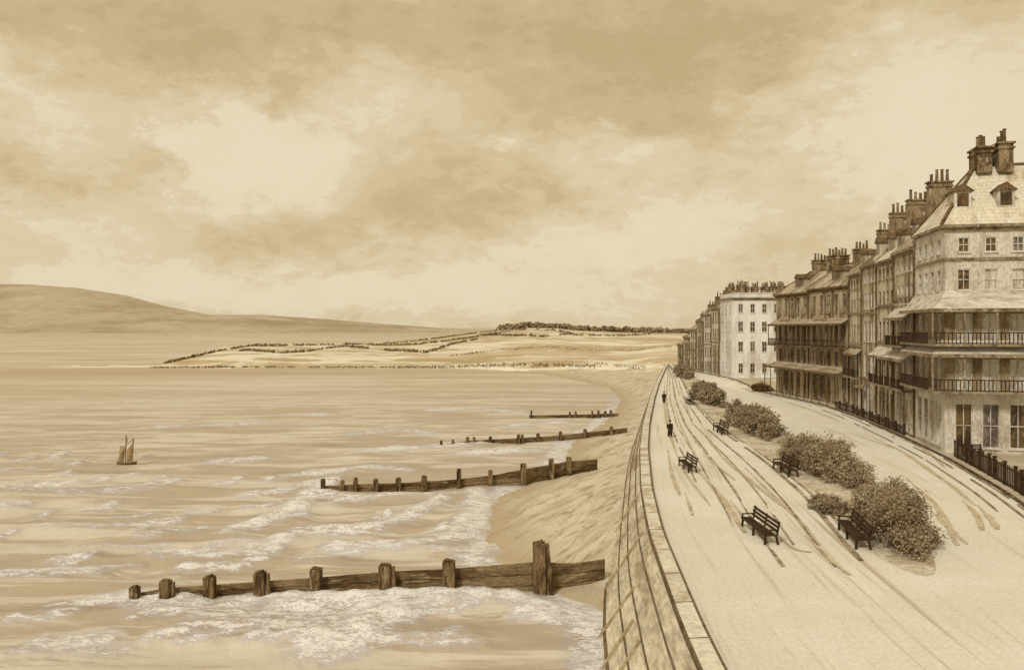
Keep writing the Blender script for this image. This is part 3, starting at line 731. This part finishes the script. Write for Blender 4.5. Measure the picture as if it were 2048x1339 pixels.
bench('small dark bench alone on the promenade, left of the second shrub clump', (1390, 946), (1368, 930), 3.6, 1.15)
bench('small dark bench at the left end of the third shrub clump', (1460, 874), (1430, 856), 4.5, 1.25)
bench('tiny dark bench at the seaward edge of the fourth shrub clump', (1391, 815), (1374, 800), 5, 1.3)

# ------------------------------------------------------------------ people
def person(label, px, py, hgt, heading):
    p = G(px, py); k = hgt / 1.75
    root = empty('person', (p.x, p.y, .005), heading); tag(root, label, 'person')
    J = {'pel': (0, 0, .95, .16), 'chest': (0, .0, 1.3, .17), 'neck': (0, 0, 1.5, .06), 'head': (0, -.02, 1.66, .105), 'crown': (0, 0, 1.72, .08),
         'hl': (.1, 0, .88, .115), 'kl': (.1, -.12, .48, .08), 'al': (.1, -.08, .08, .055), 'tl': (.1, -.22, .04, .045),
         'hr': (-.1, 0, .88, .115), 'kr': (-.1, .08, .48, .08), 'ar': (-.1, .24, .1, .055), 'tr': (-.1, .12, .04, .045),
         'sl': (.2, 0, 1.42, .075), 'el': (.27, .08, 1.12, .06), 'wl': (.26, -.04, .86, .04), 'fl': (.25, -.07, .76, .035),
         'sr': (-.2, 0, 1.42, .075), 'er': (-.27, -.02, 1.12, .06), 'wr': (-.26, -.16, .88, .04), 'fr': (-.25, -.2, .78, .035)}
    E = [('pel', 'chest'), ('chest', 'neck'), ('neck', 'head'), ('head', 'crown'), ('pel', 'hl'), ('hl', 'kl'), ('kl', 'al'), ('al', 'tl'), ('pel', 'hr'), ('hr', 'kr'), ('kr', 'ar'), ('ar', 'tr'),
         ('chest', 'sl'), ('sl', 'el'), ('el', 'wl'), ('wl', 'fl'), ('chest', 'sr'), ('sr', 'er'), ('er', 'wr'), ('wr', 'fr')]
    keys = list(J); me = bpy.data.meshes.new('body'); me.from_pydata([Vector(J[q][:3]) * k for q in keys], [(keys.index(a), keys.index(b)) for a, b in E], [])
    o = bpy.data.objects.new('body', me); C.objects.link(o); o.parent = root; me.materials.append(M['skin'])
    sk = o.modifiers.new('skin', 'SKIN'); sk.use_smooth_shade = True; ss = o.modifiers.new('sub', 'SUBSURF'); ss.levels = ss.render_levels = 1
    sv = me.skin_vertices[0].data if me.skin_vertices else None
    if sv is None:
        bm = bmesh.new(); bm.from_mesh(me); bm.verts.layers.skin.verify(); bm.to_mesh(me); bm.free(); sv = me.skin_vertices[0].data
    for i, q in enumerate(keys): sv[i].radius = (J[q][3] * k,) * 2; sv[i].use_root = (q == 'pel')
    # long coat with skirts, sleeves and a hat
    def lathe(name, prof, mat, sx=1., sy=1., n=16):
        V = [(math.cos(2 * math.pi * i / n) * r_ * sx * k, math.sin(2 * math.pi * i / n) * r_ * sy * k, z * k) for z, r_ in prof for i in range(n)]
        Fq = [(j * n + i, j * n + (i + 1) % n, (j + 1) * n + (i + 1) % n, (j + 1) * n + i) for j in range(len(prof) - 1) for i in range(n)]
        return np_mesh(name, np.array(V), Fq, mat, root, smooth=True)
    lathe('coat', [(.32, .27), (.6, .25), (.95, .205), (1.1, .195), (1.3, .23), (1.42, .22), (1.5, .1), (1.53, .08)], 'coat', 1.0, .82)
    mb = MB()
    for a_, b_, w in (('sl', 'el', .17), ('el', 'wl', .14), ('sr', 'er', .17), ('er', 'wr', .14)): mb.beam(Vector(J[a_][:3]) * k, Vector(J[b_][:3]) * k, w * k, w * k)
    mb.build('sleeves', 'coat', root)
    lathe('hat', [(1.70, .19), (1.715, .19), (1.72, .118), (1.80, .112), (1.86, .1), (1.865, .0)], 'coat')
    mb = MB()
    for a_, b_, w in (('hl', 'kl', .2), ('kl', 'al', .16), ('hr', 'kr', .2), ('kr', 'ar', .16)): mb.beam(Vector(J[a_][:3]) * k, Vector(J[b_][:3]) * k, w * k, w * k, (0, 1, 0))
    mb.build('trousers', 'coat', root)
person('person in a long dark coat and hat on the promenade, nearer of the two', 1340, 874, 1.8, R(10))
person('person in dark clothes walking far along the promenade, a thin dark upright figure', 1328, 806, 1.75, R(-8))

# ------------------------------------------------------------------ houses
def rail_mesh(mb, x0, x1, y, z, h, T=None, step=.3, t=.05):
    mb.box(x0, x1, y - t, y + t, z + h - .1, z + h, T); mb.box(x0, x1, y - t * .8, y + t * .8, z + .06, z + .13, T)
    n = max(2, int(abs(x1 - x0) / step))
    for i in range(n + 1):
        x = x0 + (x1 - x0) * i / n
        mb.box(x - t * .7, x + t * .7, y - t * .6, y + t * .6, z, z + h - .1, T)

def facade(root, wmb, T, width, z0, floors, nw, frame_mat, pane_mats, door_at=None, margin=.5, door_mat='trim_dark', dark=None, dark_floors=()):
    """a wall skin of piers, sills and heads with real openings; T(u, out, z) -> local"""
    D = .28; z = z0; wmb0 = wmb
    for fi, fl in enumerate(floors):
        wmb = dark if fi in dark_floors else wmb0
        h, sill, wh, ww = fl; n = nw; pitch = (width - 2 * margin) / n
        cen = [margin + pitch * (i + .5) for i in range(n)]
        head = sill + wh
        isdoor = [fi == 0 and door_at is not None and i == door_at for i in range(n)]
        edges = [0] + sum([[c - ww / 2, c + ww / 2] for c in cen], []) + [width]
        for i in range(n + 1): wmb.box(edges[2 * i], edges[2 * i + 1], 0, D, z, z + h, T)
        for c, dr in zip(cen, isdoor):
            s = .02 if dr else sill
            wmb.box(c - ww / 2, c + ww / 2, 0, D, z + head, z + h, T)
            if s > .05: wmb.box(c - ww / 2, c + ww / 2, 0, D, z, z + s, T)
            f = MB(); b_ = .09
            f.box(c - ww / 2, c - ww / 2 + b_, .03, D - .06, z + s, z + head, T); f.box(c + ww / 2 - b_, c + ww / 2, .03, D - .06, z + s, z + head, T)
            f.box(c - ww / 2 + b_, c + ww / 2 - b_, .03, D - .06, z + head - b_, z + head, T)
            if dr:
                f.box(c - ww / 2 + b_, c + ww / 2 - b_, .03, .16, z + head - .75, z + head - .65, T)
                f.build('door_frame', frame_mat, root)
                d = MB(); d.box(c - ww / 2 + b_, c + ww / 2 - b_, .02, .09, z + s, z + head - .75, T); 
                for q in (.25, 1.3): d.box(c - ww / 2 + .25, c + ww / 2 - .25, .085, .12, z + q, z + q + .8, T)
                d.build('door', door_mat, root)
            else:
                f.box(c - ww / 2 + b_, c + ww / 2 - b_, .03, D - .06, z + s, z + s + b_, T)
                zm = z + s + wh * .5
                f.box(c - ww / 2 + b_, c + ww / 2 - b_, .05, D - .1, zm - .04, zm + .04, T); f.box(c - .03, c + .03, .05, D - .1, z + s + b_, z + head - b_, T)
                f.box(c - ww / 2 - .1, c + ww / 2 + .1, D + .003, D + .14, z + s - .12, z + s - .005, T)
                w_ = f.build('window', frame_mat, root)
                p = MB(); p.box(c - ww / 2 + .02, c + ww / 2 - .02, .02, .06, z + s, z + head, T)
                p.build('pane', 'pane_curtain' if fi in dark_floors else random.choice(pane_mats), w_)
        z += h
    return z

def chimney(root, x, y, z0, h, lx, ly, pots, mat='chimney_brick'):
    mb = MB(); mb.box(x - lx / 2, x + lx / 2, y - ly / 2, y + ly / 2, z0, z0 + h)
    mb.box(x - lx / 2 - .12, x + lx / 2 + .12, y - ly / 2 - .12, y + ly / 2 + .12, z0 + h - .5, z0 + h - .3)
    mb.box(x - lx / 2 - .16, x + lx / 2 + .16, y - ly / 2 - .16, y + ly / 2 + .16, z0 + h + .002, z0 + h + .18)
    c = mb.build('chimney', mat, root)
    for i in range(pots):
        t = (i + .5) / pots - .5; px_, py_ = (x + t * lx * .9, y) if lx > ly else (x, y + t * ly * .9)
        q = MB(); hh = random.uniform(.7, 1.35); q.cyl(px_ + random.uniform(-.05, .05), py_, z0 + h + .18, z0 + h + .18 + hh, .2, .15, 8); q.cyl(px_, py_, z0 + h + .18 + hh, z0 + h + .26 + hh, .2, .2, 8)
        q.build('chimney_pot', 'trim_dark' if random.random() < .6 else 'chimney_brick', c)

def house(name, label, loc, rz, w, d, floors, nw, roofh, wall='stucco_tan', roof='slate', frame='trim_pale', trim='trim_mid', panes=('pane', 'pane', 'pane_grey', 'pane_curtain'), door_at=0,
          courses=(), canopies=(), left_side=0, hip_left=0., dormers=0, chim=((1, .5),), pots=4, ch=3.4, flat=False, cat='house', group=None, pipe=True, chim_mat='chimney_brick', porch=None, wrap=0, dark_floors=(), chim_w=.95):
    root = empty(name, loc, rz); tag(root, label, cat, group)
    eave = sum(f[0] for f in floors); D = .28
    mb = MB()
    mb.box(D + .01 if left_side else 0, w, D + .005, d, -.2, eave)              # core
    T = lambda u, o, z: (u, D - o, z)
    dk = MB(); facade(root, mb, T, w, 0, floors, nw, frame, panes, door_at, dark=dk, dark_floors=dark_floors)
    if left_side:
        TL = lambda u, o, z: (D - o, D + .01 + u, z)
        facade(root, mb, TL, d - D - .01, 0, floors, left_side, frame, panes, dark=dk, dark_floors=dark_floors)
    mb.build('wall', wall, root)
    if dk.v: dk.build('verandah_wall', 'stucco_shade', root)  # floors behind the verandahs, with their shade painted into the wall
    # cornice and string courses
    mb = MB(); e0 = -.45 if hip_left or left_side else 0
    mb.box(e0, w, -.45, D, eave + .003, eave + .3); mb.box(e0 * .5, w, -.2, -.003, eave - .3, eave - .002)
    if left_side: mb.box(e0, D, D + .002, d, eave + .003, eave + .3)
    mb.build('cornice', trim, root)
    for z in courses:
        mb = MB(); mb.box(-.14 if left_side else 0, w, -.16, -.003, z - .1, z + .16)
        if left_side: mb.box(-.14, -.003, .0, d, z - .1, z + .16)
        mb.build('string_course', trim, root)
    # roof
    ze = eave + .305; zr = ze + roofh; yr = d / 2
    mb = MB()
    if flat:
        mb.box(0, w, -.1, .25, ze, ze + 1.0); mb.box(0, .3, .252, d, ze, ze + 1.0); mb.box(w - .3, w, .252, d, ze, ze + 1.0); mb.box(.3, w - .3, .252, d, ze, ze + .3)
        mb.box(-.12, w + .12, -.25, .32, ze + 1.002, ze + 1.15)
        rf = mb.build('roof_parapet', wall, root)
    else:
        y0 = -.42; x0 = -.42 if hip_left else 0
        A = [(x0, y0, ze), (w, y0, ze), (w, yr, zr), (hip_left, yr, zr), (x0, d, ze), (w, d, ze)]
        mb.face([A[0], A[1], A[2], A[3]]); mb.face([A[3], A[2], A[5], A[4]]); mb.face([A[0], A[3], A[4]]); mb.face([A[1], A[5], A[2]]); mb.face([A[0], A[4], A[5], A[1]])
        rf = mb.build('roof', roof, root)
        # slate courses and ridge
        q = MB(); q.beam((hip_left, yr, zr + .06), (w, yr, zr + .06), .35, .2)
        if hip_left: q.beam((x0, y0, ze + .05), (hip_left, yr, zr + .05), .3, .16); q.beam((x0, d, ze + .05), (hip_left, yr, zr + .05), .3, .16)
        q.build('ridge_tiles', 'trim_dark', rf)
        # raised party wall at the near end
        q = MB(); q.hexa([(w - .42, y0, ze - .25), (w, y0, ze - .25), (w, y0, ze + .42), (w - .42, y0, ze + .42), (w - .42, yr, zr - .4), (w, yr, zr - .4), (w, yr, zr + .45), (w - .42, yr, zr + .45)])
        q.build('party_wall', wall, root)
        for k in range(dormers):
            x = w * (k + .5) / dormers; t = .28; yb = y0 + (yr - y0) * t; zb = ze + roofh * t; hd = 1.5
            yd = yb - .1; q = MB()
            q.box(x - .75, x + .75, yd, yd + 2.0, zb - .1, zb + hd)
            dm = q.build('dormer', wall, root)
            q = MB()
            q.hexa([(x - 1.0, yd - .2, zb + hd + .01), (x + 1.0, yd - .2, zb + hd + .01), (x + 1.0, yd + 2.6, zb + hd + .01), (x - 1.0, yd + 2.6, zb + hd + .01), (x - .02, yd - .2, zb + hd + .8), (x + .02, yd - .2, zb + hd + .8), (x + .02, yd + 2.6, zb + hd + .8), (x - .02, yd + 2.6, zb + hd + .8)])
            q.build('dormer_roof', 'trim_dark', dm)
            q = MB(); q.box(x - .5, x + .5, yd - .04, yd - .003, zb + .1, zb + hd - .15); q.build('pane', 'pane', dm)
    for (t, tz) in chim:
        if flat: chimney(root, w * t, d * .55 + tz, ze + .25, ch * random.uniform(.85, 1.15), 1.8, 1.0, pots, chim_mat)
        else:
            x = min(max(w * t, hip_left + .5), w - .25); chimney(root, x, yr + (tz - .5) * 2, zr - .9, ch * random.uniform(.9, 1.1), chim_w, 2.5, pots, chim_mat)
    # verandah canopies: (z of slab, height to canopy edge, projection, canopy rise, has rail, posts)
    for (zs, hc, pr, rise, rail, npost, cm, slab) in canopies:
        xl = -wrap if wrap else 0
        q = MB(); zc = zs + hc
        n = 12
        for i in range(n):
            s0, s1 = i / n, (i + 1) / n; f = lambda s: (-.02 - pr * s, zc + rise * (1 - s) ** 1.35)
            (ya, za), (yb, zb) = f(s0), f(s1)
            q.hexa([(xl * s0 if wrap else xl, ya, za - .07), (w, ya, za - .07), (w, yb, zb - .07), (xl * s1 if wrap else xl, yb, zb - .07), (xl * s0 if wrap else xl, ya, za), (w, ya, za), (w, yb, zb), (xl * s1 if wrap else xl, yb, zb)])
            if wrap:
                xa, xb = -.02 - wrap * s0, -.02 - wrap * s1
                q.hexa([(xa, ya, za - .07), (xa, d, za - .07), (xb, d, zb - .07), (xb, yb, zb - .07), (xa, ya, za), (xa, d, za), (xb, d, zb), (xb, yb, zb)])
        cp = q.build('canopy', cm, root)
        q = MB(); q.box(xl - .05, w, -pr - .07, -pr - .025, zc - .3, zc + .03)
        if wrap: q.box(xl - .05, xl - .003, -pr - .02, d, zc - .3, zc + .03)
        q.build('valance', 'trim_dark' if cm == 'canopy_dark' else 'trim_mid', cp)
        for i in range(npost + 1):
            q = MB(); x = xl + .08 + (w - xl - .16) * i / npost; q.box(x - .06, x + .06, -pr + .04, -pr + .16, zs, zc - .08); q.build('verandah_post', 'trim_dark' if cm == 'canopy_dark' else 'trim_mid', root)
        if slab:
            q = MB(); q.box(xl, w, -pr - .1, -.165, zs - .22, zs - .004)
            if wrap: q.box(xl, -.165, -.16, d, zs - .22, zs - .004)
            q.build('balcony_slab', trim, root)
        if rail:
            q = MB(); rail_mesh(q, xl + .05, w, -pr + .1, zs, 1.1, None, .34, .055)
            if wrap: rail_mesh(q, .1, d, -xl - .12, zs, 1.1, lambda a_, b_, c_: (-b_, a_, c_), .34, .05)
            q.build('balcony_railing', 'iron', root)
    if pipe:
        q = MB(); q.box(w - .28, w - .1, -.2, -.02, 0, eave - .32); q.build('drainpipe', 'trim_dark', root)
    if porch:
        q = MB(); x0_, x1_, zz, pr = porch; q.box(x0_, x1_, -pr, -.17, zz, zz + .35); q.build('porch', trim, root)
        for x in (x0_ + .2, x1_ - .2):
            q = MB(); q.cyl(x, -pr + .25, 0, zz, .2, .17, 10); q.build('column', wall, root)
    return root

TERR = 'terraced houses along the sea front'
E0 = Vector((41.3, 76.0, .12)); G2 = Vector((50.7, 119.5, .12)); G3 = Vector((48.6, 146.5, .12))
dirv = (G2 - E0).normalized(); rzE = -math.atan2(dirv.x, dirv.y)
# corner house, its broad front turned to the viewer, right edge of the picture
house('town_house', 'tall pale corner house at the right edge with two canopied verandahs and a pedimented dormer', E0, rzE, 15, 9.8,
      [(5.75, .5, 4.2, 1.5), (4.4, .15, 3.0, 1.5), (4.4, .15, 2.9, 1.5), (3.6, .9, 2.0, 1.15), (3.2, .9, 1.4, 1.0)], 6, 6.4, 'stucco_pale', 'slate_pale', trim='trim_mid', door_at=None,
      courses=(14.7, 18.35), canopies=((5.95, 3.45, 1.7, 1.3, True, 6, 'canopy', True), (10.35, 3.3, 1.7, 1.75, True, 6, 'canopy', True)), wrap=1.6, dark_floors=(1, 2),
      left_side=4, hip_left=4.2, dormers=4, chim=((.31, .5), (.44, .5), (.8, .5)), pots=3, ch=2.6, pipe=False, chim_w=1.3)
# the receding row: four houses
S0 = E0 + dirv * 9.85; n = 4; seg = (G2 - S0) / n; rzB = math.atan2(-seg.y, -seg.x); wB = seg.length
Bs = [dict(label='tan terraced house next to the corner house, canopied balconies on two floors', wall='stucco_tan', roof='slate', canopies=((5.1, 3.3, 1.3, 1.1, True, 3, 'canopy', True), (9.9, 3.1, 1.2, 1.1, True, 3, 'canopy', True)), dormers=1, courses=(15.2,)),
      dict(label='buff terraced house second along from the corner house, one canopied balcony', wall='stucco_buff', roof='slate_pale', canopies=((5.0, 3.4, 1.2, 1.1, True, 3, 'canopy', True),), dormers=2, courses=(10, 14.6)),
      dict(label='streaked tan terraced house third along from the corner house with a steep dark slated roof', wall='stucco_tan', roof='slate_dark', canopies=(), dormers=1, courses=(5.0, 13.8), porch=(.3, 2.8, 3.6, 1.2)),
      dict(label='pale tan terraced house beside the brown verandah house with a drainpipe down its corner', wall='stucco_buff', roof='slate', canopies=((4.9, 3.2, 1.1, .9, True, 3, 'canopy_dark', True),), dormers=1, courses=(9.2, 13.9))]
eaves = [20.3, 19.9, 20.1, 19.4]
for i, kw in enumerate(Bs):
    loc = S0 + seg * (i + 1); e = eaves[i]; k = e / 20.0
    house('town_house', kw.pop('label'), loc, rzB, wB - .02, 10, [(4.9 * k, .4, 3.6 * k, 1.15), (4.6 * k, .3, 3.2 * k, 1.15), (4.1 * k, .5, 2.7 * k, 1.1), (3.5 * k, .8, 2.1 * k, 1.05), (2.9 * k, .8, 1.5 * k, 1.0)], 4, 5.0 - .25 * i,
          trim='trim_mid', door_at=1, chim=((0.0, .5), (1., .5)) if i == 3 else ((0.02, .35),), pots=4, ch=3.9 - .25 * i, group=TERR, frame='trim_mid' if i % 2 else 'trim_pale', **kw)
# brown houses with deep verandahs
seg = (G3 - G2) / 2; rzC = math.atan2(-seg.y, -seg.x); wC = seg.length
for i, (lb, hip) in enumerate((('dark brown verandah house adjoining the tan row, deep canopies over every balcony', 0), ('dark brown verandah house with a hipped roof end beside the white block', 3.6))):
    loc = G2 + seg * (i + 1)
    house('verandah_house', lb, loc, rzC, wC - .02, 9.5, [(5.2, .4, 3.9, 1.3), (3.6, .3, 2.7, 1.3), (4.2, .4, 3.1, 1.2), (5.0 - .4 * i, 1.2, 2.9, 1.1)], 5, 3.9, 'stucco_brown', 'slate', trim='trim_dark', frame='trim_mid', door_at=2,
          courses=(), canopies=((.02, 5.0, 2.3, .8, False, 5, 'canopy_dark', False), (8.9, 3.6, 1.6, .9, True, 4, 'canopy_dark', True)), hip_left=hip, dormers=1, chim=((.55, .5), (.95, .5)) if i else ((.1, .5), (.6, .5)), pots=4, ch=2.6, group='brown verandah houses')
# white block facing the viewer
house('white_block', 'plain white flat-roofed block facing the viewer with four rows of windows and many chimneys', (52.1, 188, .12), 0, 15, 11,
      [(4.9, 1.2, 2.3, 1.15), (4.9, 1.3, 2.4, 1.2), (4.6, 1.1, 2.4, 1.2), (4.3, 1.0, 2.1, 1.1)], 5, 0, 'stucco_white', trim='trim_mid', frame='trim_pale', panes=('pane', 'pane_grey', 'pane'), door_at=None, flat=True, left_side=3,
      chim=((.08, 0), (.24, .2), (.34, 1.2), (.5, 1.4), (.64, .4), (.78, .6), (.9, .2)), pots=4, ch=2.6, cat='building', pipe=False)
# far row running out to the end of the promenade
D0 = Vector((52.0, 199.2, .1)); D1 = Vector((49.9, 240, .1)); nD = 6; seg = (D1 - D0) / nD; rzD = math.atan2(-seg.y, -seg.x)
wl = ['stucco_buff', 'stucco_pale', 'stucco_tan', 'stucco_buff', 'stucco_tan', 'stucco_brown']; hs = [16.6, 15.2, 13.6, 11.2, 9.0, 6.8]
lbs = ['buff house adjoining the white block, tallest of the far row', 'pale house second along the far row from the white block', 'tan house third along the far row from the white block with a dark chimney',
       'buff lower house fourth along the far row from the white block', 'small tan house last but one of the far row', 'smallest dark house at the far end of the row where the promenade vanishes']
for i in range(nD):
    loc = D0 + seg * (i + 1); k = hs[i] / 4
    house('town_house', lbs[i], loc, rzD, seg.length - .02, 9, [(k, .2 * k, .6 * k, 1.2)] * 4 if i < 4 else [(k * 2, .4 * k, .9 * k, 1.2)] * 2, 3, 2.6 if i < 4 else 2.0, wl[i], 'slate' if i % 2 else 'slate_dark', trim='trim_mid', frame='trim_mid', door_at=None,
          courses=(2 * k,), chim=((.05, .4), (.6, .5)), pots=3, ch=2.6 if i < 4 else 1.8, group='houses of the far row')

# ------------------------------------------------------------------ railings in front of the houses, garden seat
def railing(label, pts, h, step=.35, post_every=2.4):
    P = [Vector(p) for p in pts]; root = empty('iron_railing', P[0]); tag(root, label, 'railing'); o0 = P[0]
    rails, pick = MB(), MB()
    for p, q in zip(P[:-1], P[1:]):
        a, b = p - o0, q - o0; L = (b - a).length
        for z in (.18, h - .15): rails.beam(a + Vector((0, 0, z)), b + Vector((0, 0, z)), .06, .07)
        k = 0
        while k * step < L:
            c = a.lerp(b, k * step / L); pick.box(c.x - .03, c.x + .03, c.y - .03, c.y + .03, c.z, c.z + h + random.uniform(-.04, .08)); k += 1
        k = 0
        while k * post_every < L:
            c = a.lerp(b, k * post_every / L); mb = MB(); mb.box(c.x - .09, c.x + .09, c.y - .09, c.y + .09, c.z - .05, c.z + h + .15); mb.box(c.x - .12, c.x + .12, c.y - .12, c.y + .12, c.z + h + .152, c.z + h + .26)
            mb.build('post', 'iron', root); k += 1
    rails.build('rail', 'iron', root); pick.build('pickets', 'iron', root)
railing('dark iron paling fence along the pavement in front of the corner house', [(float(kerbX(y)) + .9, y, .125) for y in (52, 58, 64, 70, 73.6)], 1.55)
railing('low dark area railing along the foot of the receding terrace', [(float(kerbX(y)) + .45, y, .125) for y in (88, 95, 102, 110, 118)], 1.0, .4, 3.0)
def garden_seat():
    root = empty('garden_seat', (42.6, 73.6, .125), R(-6)); tag(root, 'low black garden seat behind the paling fence before the corner house', 'seat')
    mb = MB(); mb.box(-.9, .9, -.3, .25, .42, .5); mb.build('seat', 'iron', root)
    mb = MB()
    for k in range(3): mb.box(-.9, .9, .25 + .03 * k, .3 + .03 * k, .62 + .17 * k, .74 + .17 * k)
    mb.build('backrest', 'iron', root)
    for x in (-.8, .8):
        mb = MB(); mb.beam((x, -.25, 0), (x, -.25, .42), .1, .1); mb.beam((x, .2, 0), (x, .36, 1.1), .1, .08); mb.build('leg', 'iron', root)
garden_seat()

# ------------------------------------------------------------------ sky and light
SUN_EL, SUN_AZ = R(42), R(212)      # azimuth measured clockwise from +Y (the view direction): behind the viewer, over the sea
w = bpy.data.worlds.new('World'); scene.world = w; w.use_nodes = True
nt = NT(w.node_tree); bg = w.node_tree.nodes['Background']
d = nt.n('ShaderNodeTexCoord').outputs['Generated']
sep = nt.n('ShaderNodeSeparateXYZ'); nt.link(d, sep.inputs[0]); dx, dy, dz = sep.outputs
az = nt.math('ARCTAN2', dx, dy); el = nt.math('ARCSINE', dz)
nz1 = nt.noise(nt.scaled(d, (1, 1, 1.9)), 5.0, 6, .6, .6); nz2 = nt.noise(nt.vmath('ADD', nt.scaled(d, (1, 1, 1.7)), (3, 7, 5)), 13.0, 6, .62, .4)
nz3 = nt.noise(nt.scaled(d, (1, 1, 2.2)), 34.0, 5, .65, .3); grain = nt.noise(d, 420.0, 2, .7)
c1 = nt.vmath('SUBTRACT', nz1.outputs['Color'], (.5, .5, .5)); c2 = nt.vmath('SUBTRACT', nz2.outputs['Color'], (.5, .5, .5)); c3 = nt.vmath('SUBTRACT', nz3.outputs['Color'], (.5, .5, .5))
cmb = nt.n('ShaderNodeCombineXYZ'); nt.link(az, cmb.inputs[0]); nt.link(el, cmb.inputs[1])
p = nt.vmath('ADD', cmb.outputs[0], nt.scaled(c1, (.16, .10, 0)))
p = nt.vmath('ADD', p, nt.scaled(c2, (.09, .06, 0)))
p = nt.vmath('ADD', p, nt.scaled(c3, (.035, .025, 0)))
CL = [(345, 276, 34, 16, .6), (490, 238, 50, 16, .45), (1012, 288, 30, 12, .6), (1225, 236, 26, 10, .45), (640, 300, 60, 22, .35), (1300, 300, 80, 22, .3), (1520, 180, 70, 20, .25), (500, 310, 150, 85, .75), (600, 360, 110, 60, .4), (400, 390, 130, 40, .35), (110, 225, 120, 110, .5), (740, 190, 150, 75, .42), (880, 225, 100, 60, .2), (1395, 410, 150, 55, .55), (1250, 480, 170, 40, .45), (1180, 285, 110, 35, .25),
      (1850, 190, 200, 140, .6), (1740, 330, 140, 80, .25), (1950, 400, 200, 200, .25), (160, 470, 170, 55, .5), (300, 570, 350, 45, .4), (900, 600, 600, 50, .5), (1000, 525, 380, 50, .35), (1300, 330, 300, 50, .2), (1440, 170, 120, 40, .12), (1100, 130, 80, 40, .1),
      (1280, 170, 400, 100, -.5), (1540, 360, 170, 60, -.25), (720, 435, 260, 50, -.25), (150, 110, 260, 45, -.35), (930, 395, 220, 60, -.22), (60, 345, 110, 50, -.4), (270, 300, 60, 70, -.35), (560, 220, 90, 50, -.15), (420, 470, 180, 40, -.25), (980, 60, 1500, 60, -.45), (1420, 540, 120, 40, -.1), (330, 120, 200, 60, -.2), (600, 510, 250, 30, -.2),(1330,470,260,14,-.2)]
acc = None
for cx_, cy_, rx_, ry_, am in CL:
    a_ = math.atan((cx_ - CX) / F); e_ = math.atan((YH - cy_) / F * math.cos(a_))
    q = nt.vmath('SUBTRACT', p, (a_, e_, 0)); q = nt.scaled(q, (F / rx_, F / ry_, 0)); dd = nt.vmath('DOT_PRODUCT', q, q)
    am = am * .62 if am < 0 else am * .95
    g = nt.math('POWER', math.e, nt.math('MULTIPLY', dd, -.8)); acc = nt.math('MULTIPLY', g, am) if acc is None else nt.math('MULTIPLY_ADD', g, am, acc)
fld = nt.math('ADD', acc, nt.math('MULTIPLY', nt.math('SUBTRACT', nz2.outputs[0], .5), .75))
fld = nt.math('ADD', fld, nt.math('MULTIPLY', nt.math('SUBTRACT', nz3.outputs[0], .5), .7))
fld = nt.math('ADD', fld, nt.math('MULTIPLY', nt.math('SUBTRACT', nz1.outputs[0], .5), .35))
# layered washes with fairly crisp edges, blended with the smooth field
st = nt.math('ADD', nt.step(fld, -.34, -.28, 0, .22), nt.step(fld, -.1, -.05, 0, .22)); st = nt.math('ADD', st, nt.step(fld, .10, .16, 0, .26)); st = nt.math('ADD', st, nt.step(fld, .36, .42, 0, .30))
sm = nt.step(fld, -.7, .8)
tone = nt.math('ADD', nt.math('MULTIPLY', st, .38), nt.math('MULTIPLY', sm, .62))
tone = nt.math('ADD', tone, nt.math('MULTIPLY', nt.math('SUBTRACT', grain.outputs[0], .5), .22))
ramp = nt.n('ShaderNodeValToRGB'); nt.link(tone, ramp.inputs[0]); e = ramp.color_ramp.elements
e[0].position = .0; e[0].color = sky_rgb(196, 171, 129); e[1].position = 1.; e[1].color = sky_rgb(235, 221, 190)
for pos_, col in ((.3, sky_rgb(209, 186, 145)), (.55, sky_rgb(219, 199, 160)), (.78, sky_rgb(227, 210, 175))):
    x = e.new(pos_); x.color = col
sky = nt.n('ShaderNodeTexSky', sky_type='NISHITA', sun_disc=False, sun_elevation=SUN_EL, sun_rotation=SUN_AZ)
sky.dust_density = 4
bw = nt.n('ShaderNodeRGBToBW'); nt.link(sky.outputs[0], bw.inputs[0])
lum = nt.math('MULTIPLY_ADD', nt.math('MULTIPLY', bw.outputs[0], .08, clamp=True), .12, .93)   # a little of the daylight sky's own falloff
cc = nt.n('ShaderNodeCombineColor')
for i in range(3): nt.link(lum, cc.inputs[i])
nt.link(nt.mix(1.0, ramp.outputs[0], cc.outputs[0], 'MULTIPLY'), bg.inputs[0]); bg.inputs[1].default_value = 1.0

sd = bpy.data.lights.new('sun', 'SUN'); sd.energy = 2.2; sd.angle = R(10); sd.color = (1, .93, .8)
so = bpy.data.objects.new('sun', sd); C.objects.link(so)
dirs = Vector((math.sin(SUN_AZ) * math.cos(SUN_EL), math.cos(SUN_AZ) * math.cos(SUN_EL), math.sin(SUN_EL)))
so.rotation_euler = dirs.to_track_quat('Z', 'Y').to_euler(); so.location = (30, -40, 60)

cam = bpy.data.cameras.new('camera'); co = bpy.data.objects.new('camera', cam); C.objects.link(co)
co.location = (0, 0, H); co.rotation_euler = (R(90), 0, 0); cam.lens = 28; cam.sensor_width = 36; cam.shift_y = -(669.5 - YH) / 2048
cam.clip_start = .5; cam.clip_end = 90000
scene.camera = co
scene.view_settings.view_transform = 'Standard'; scene.view_settings.look = 'None'; scene.view_settings.exposure = 0
scene.render.engine = 'CYCLES'
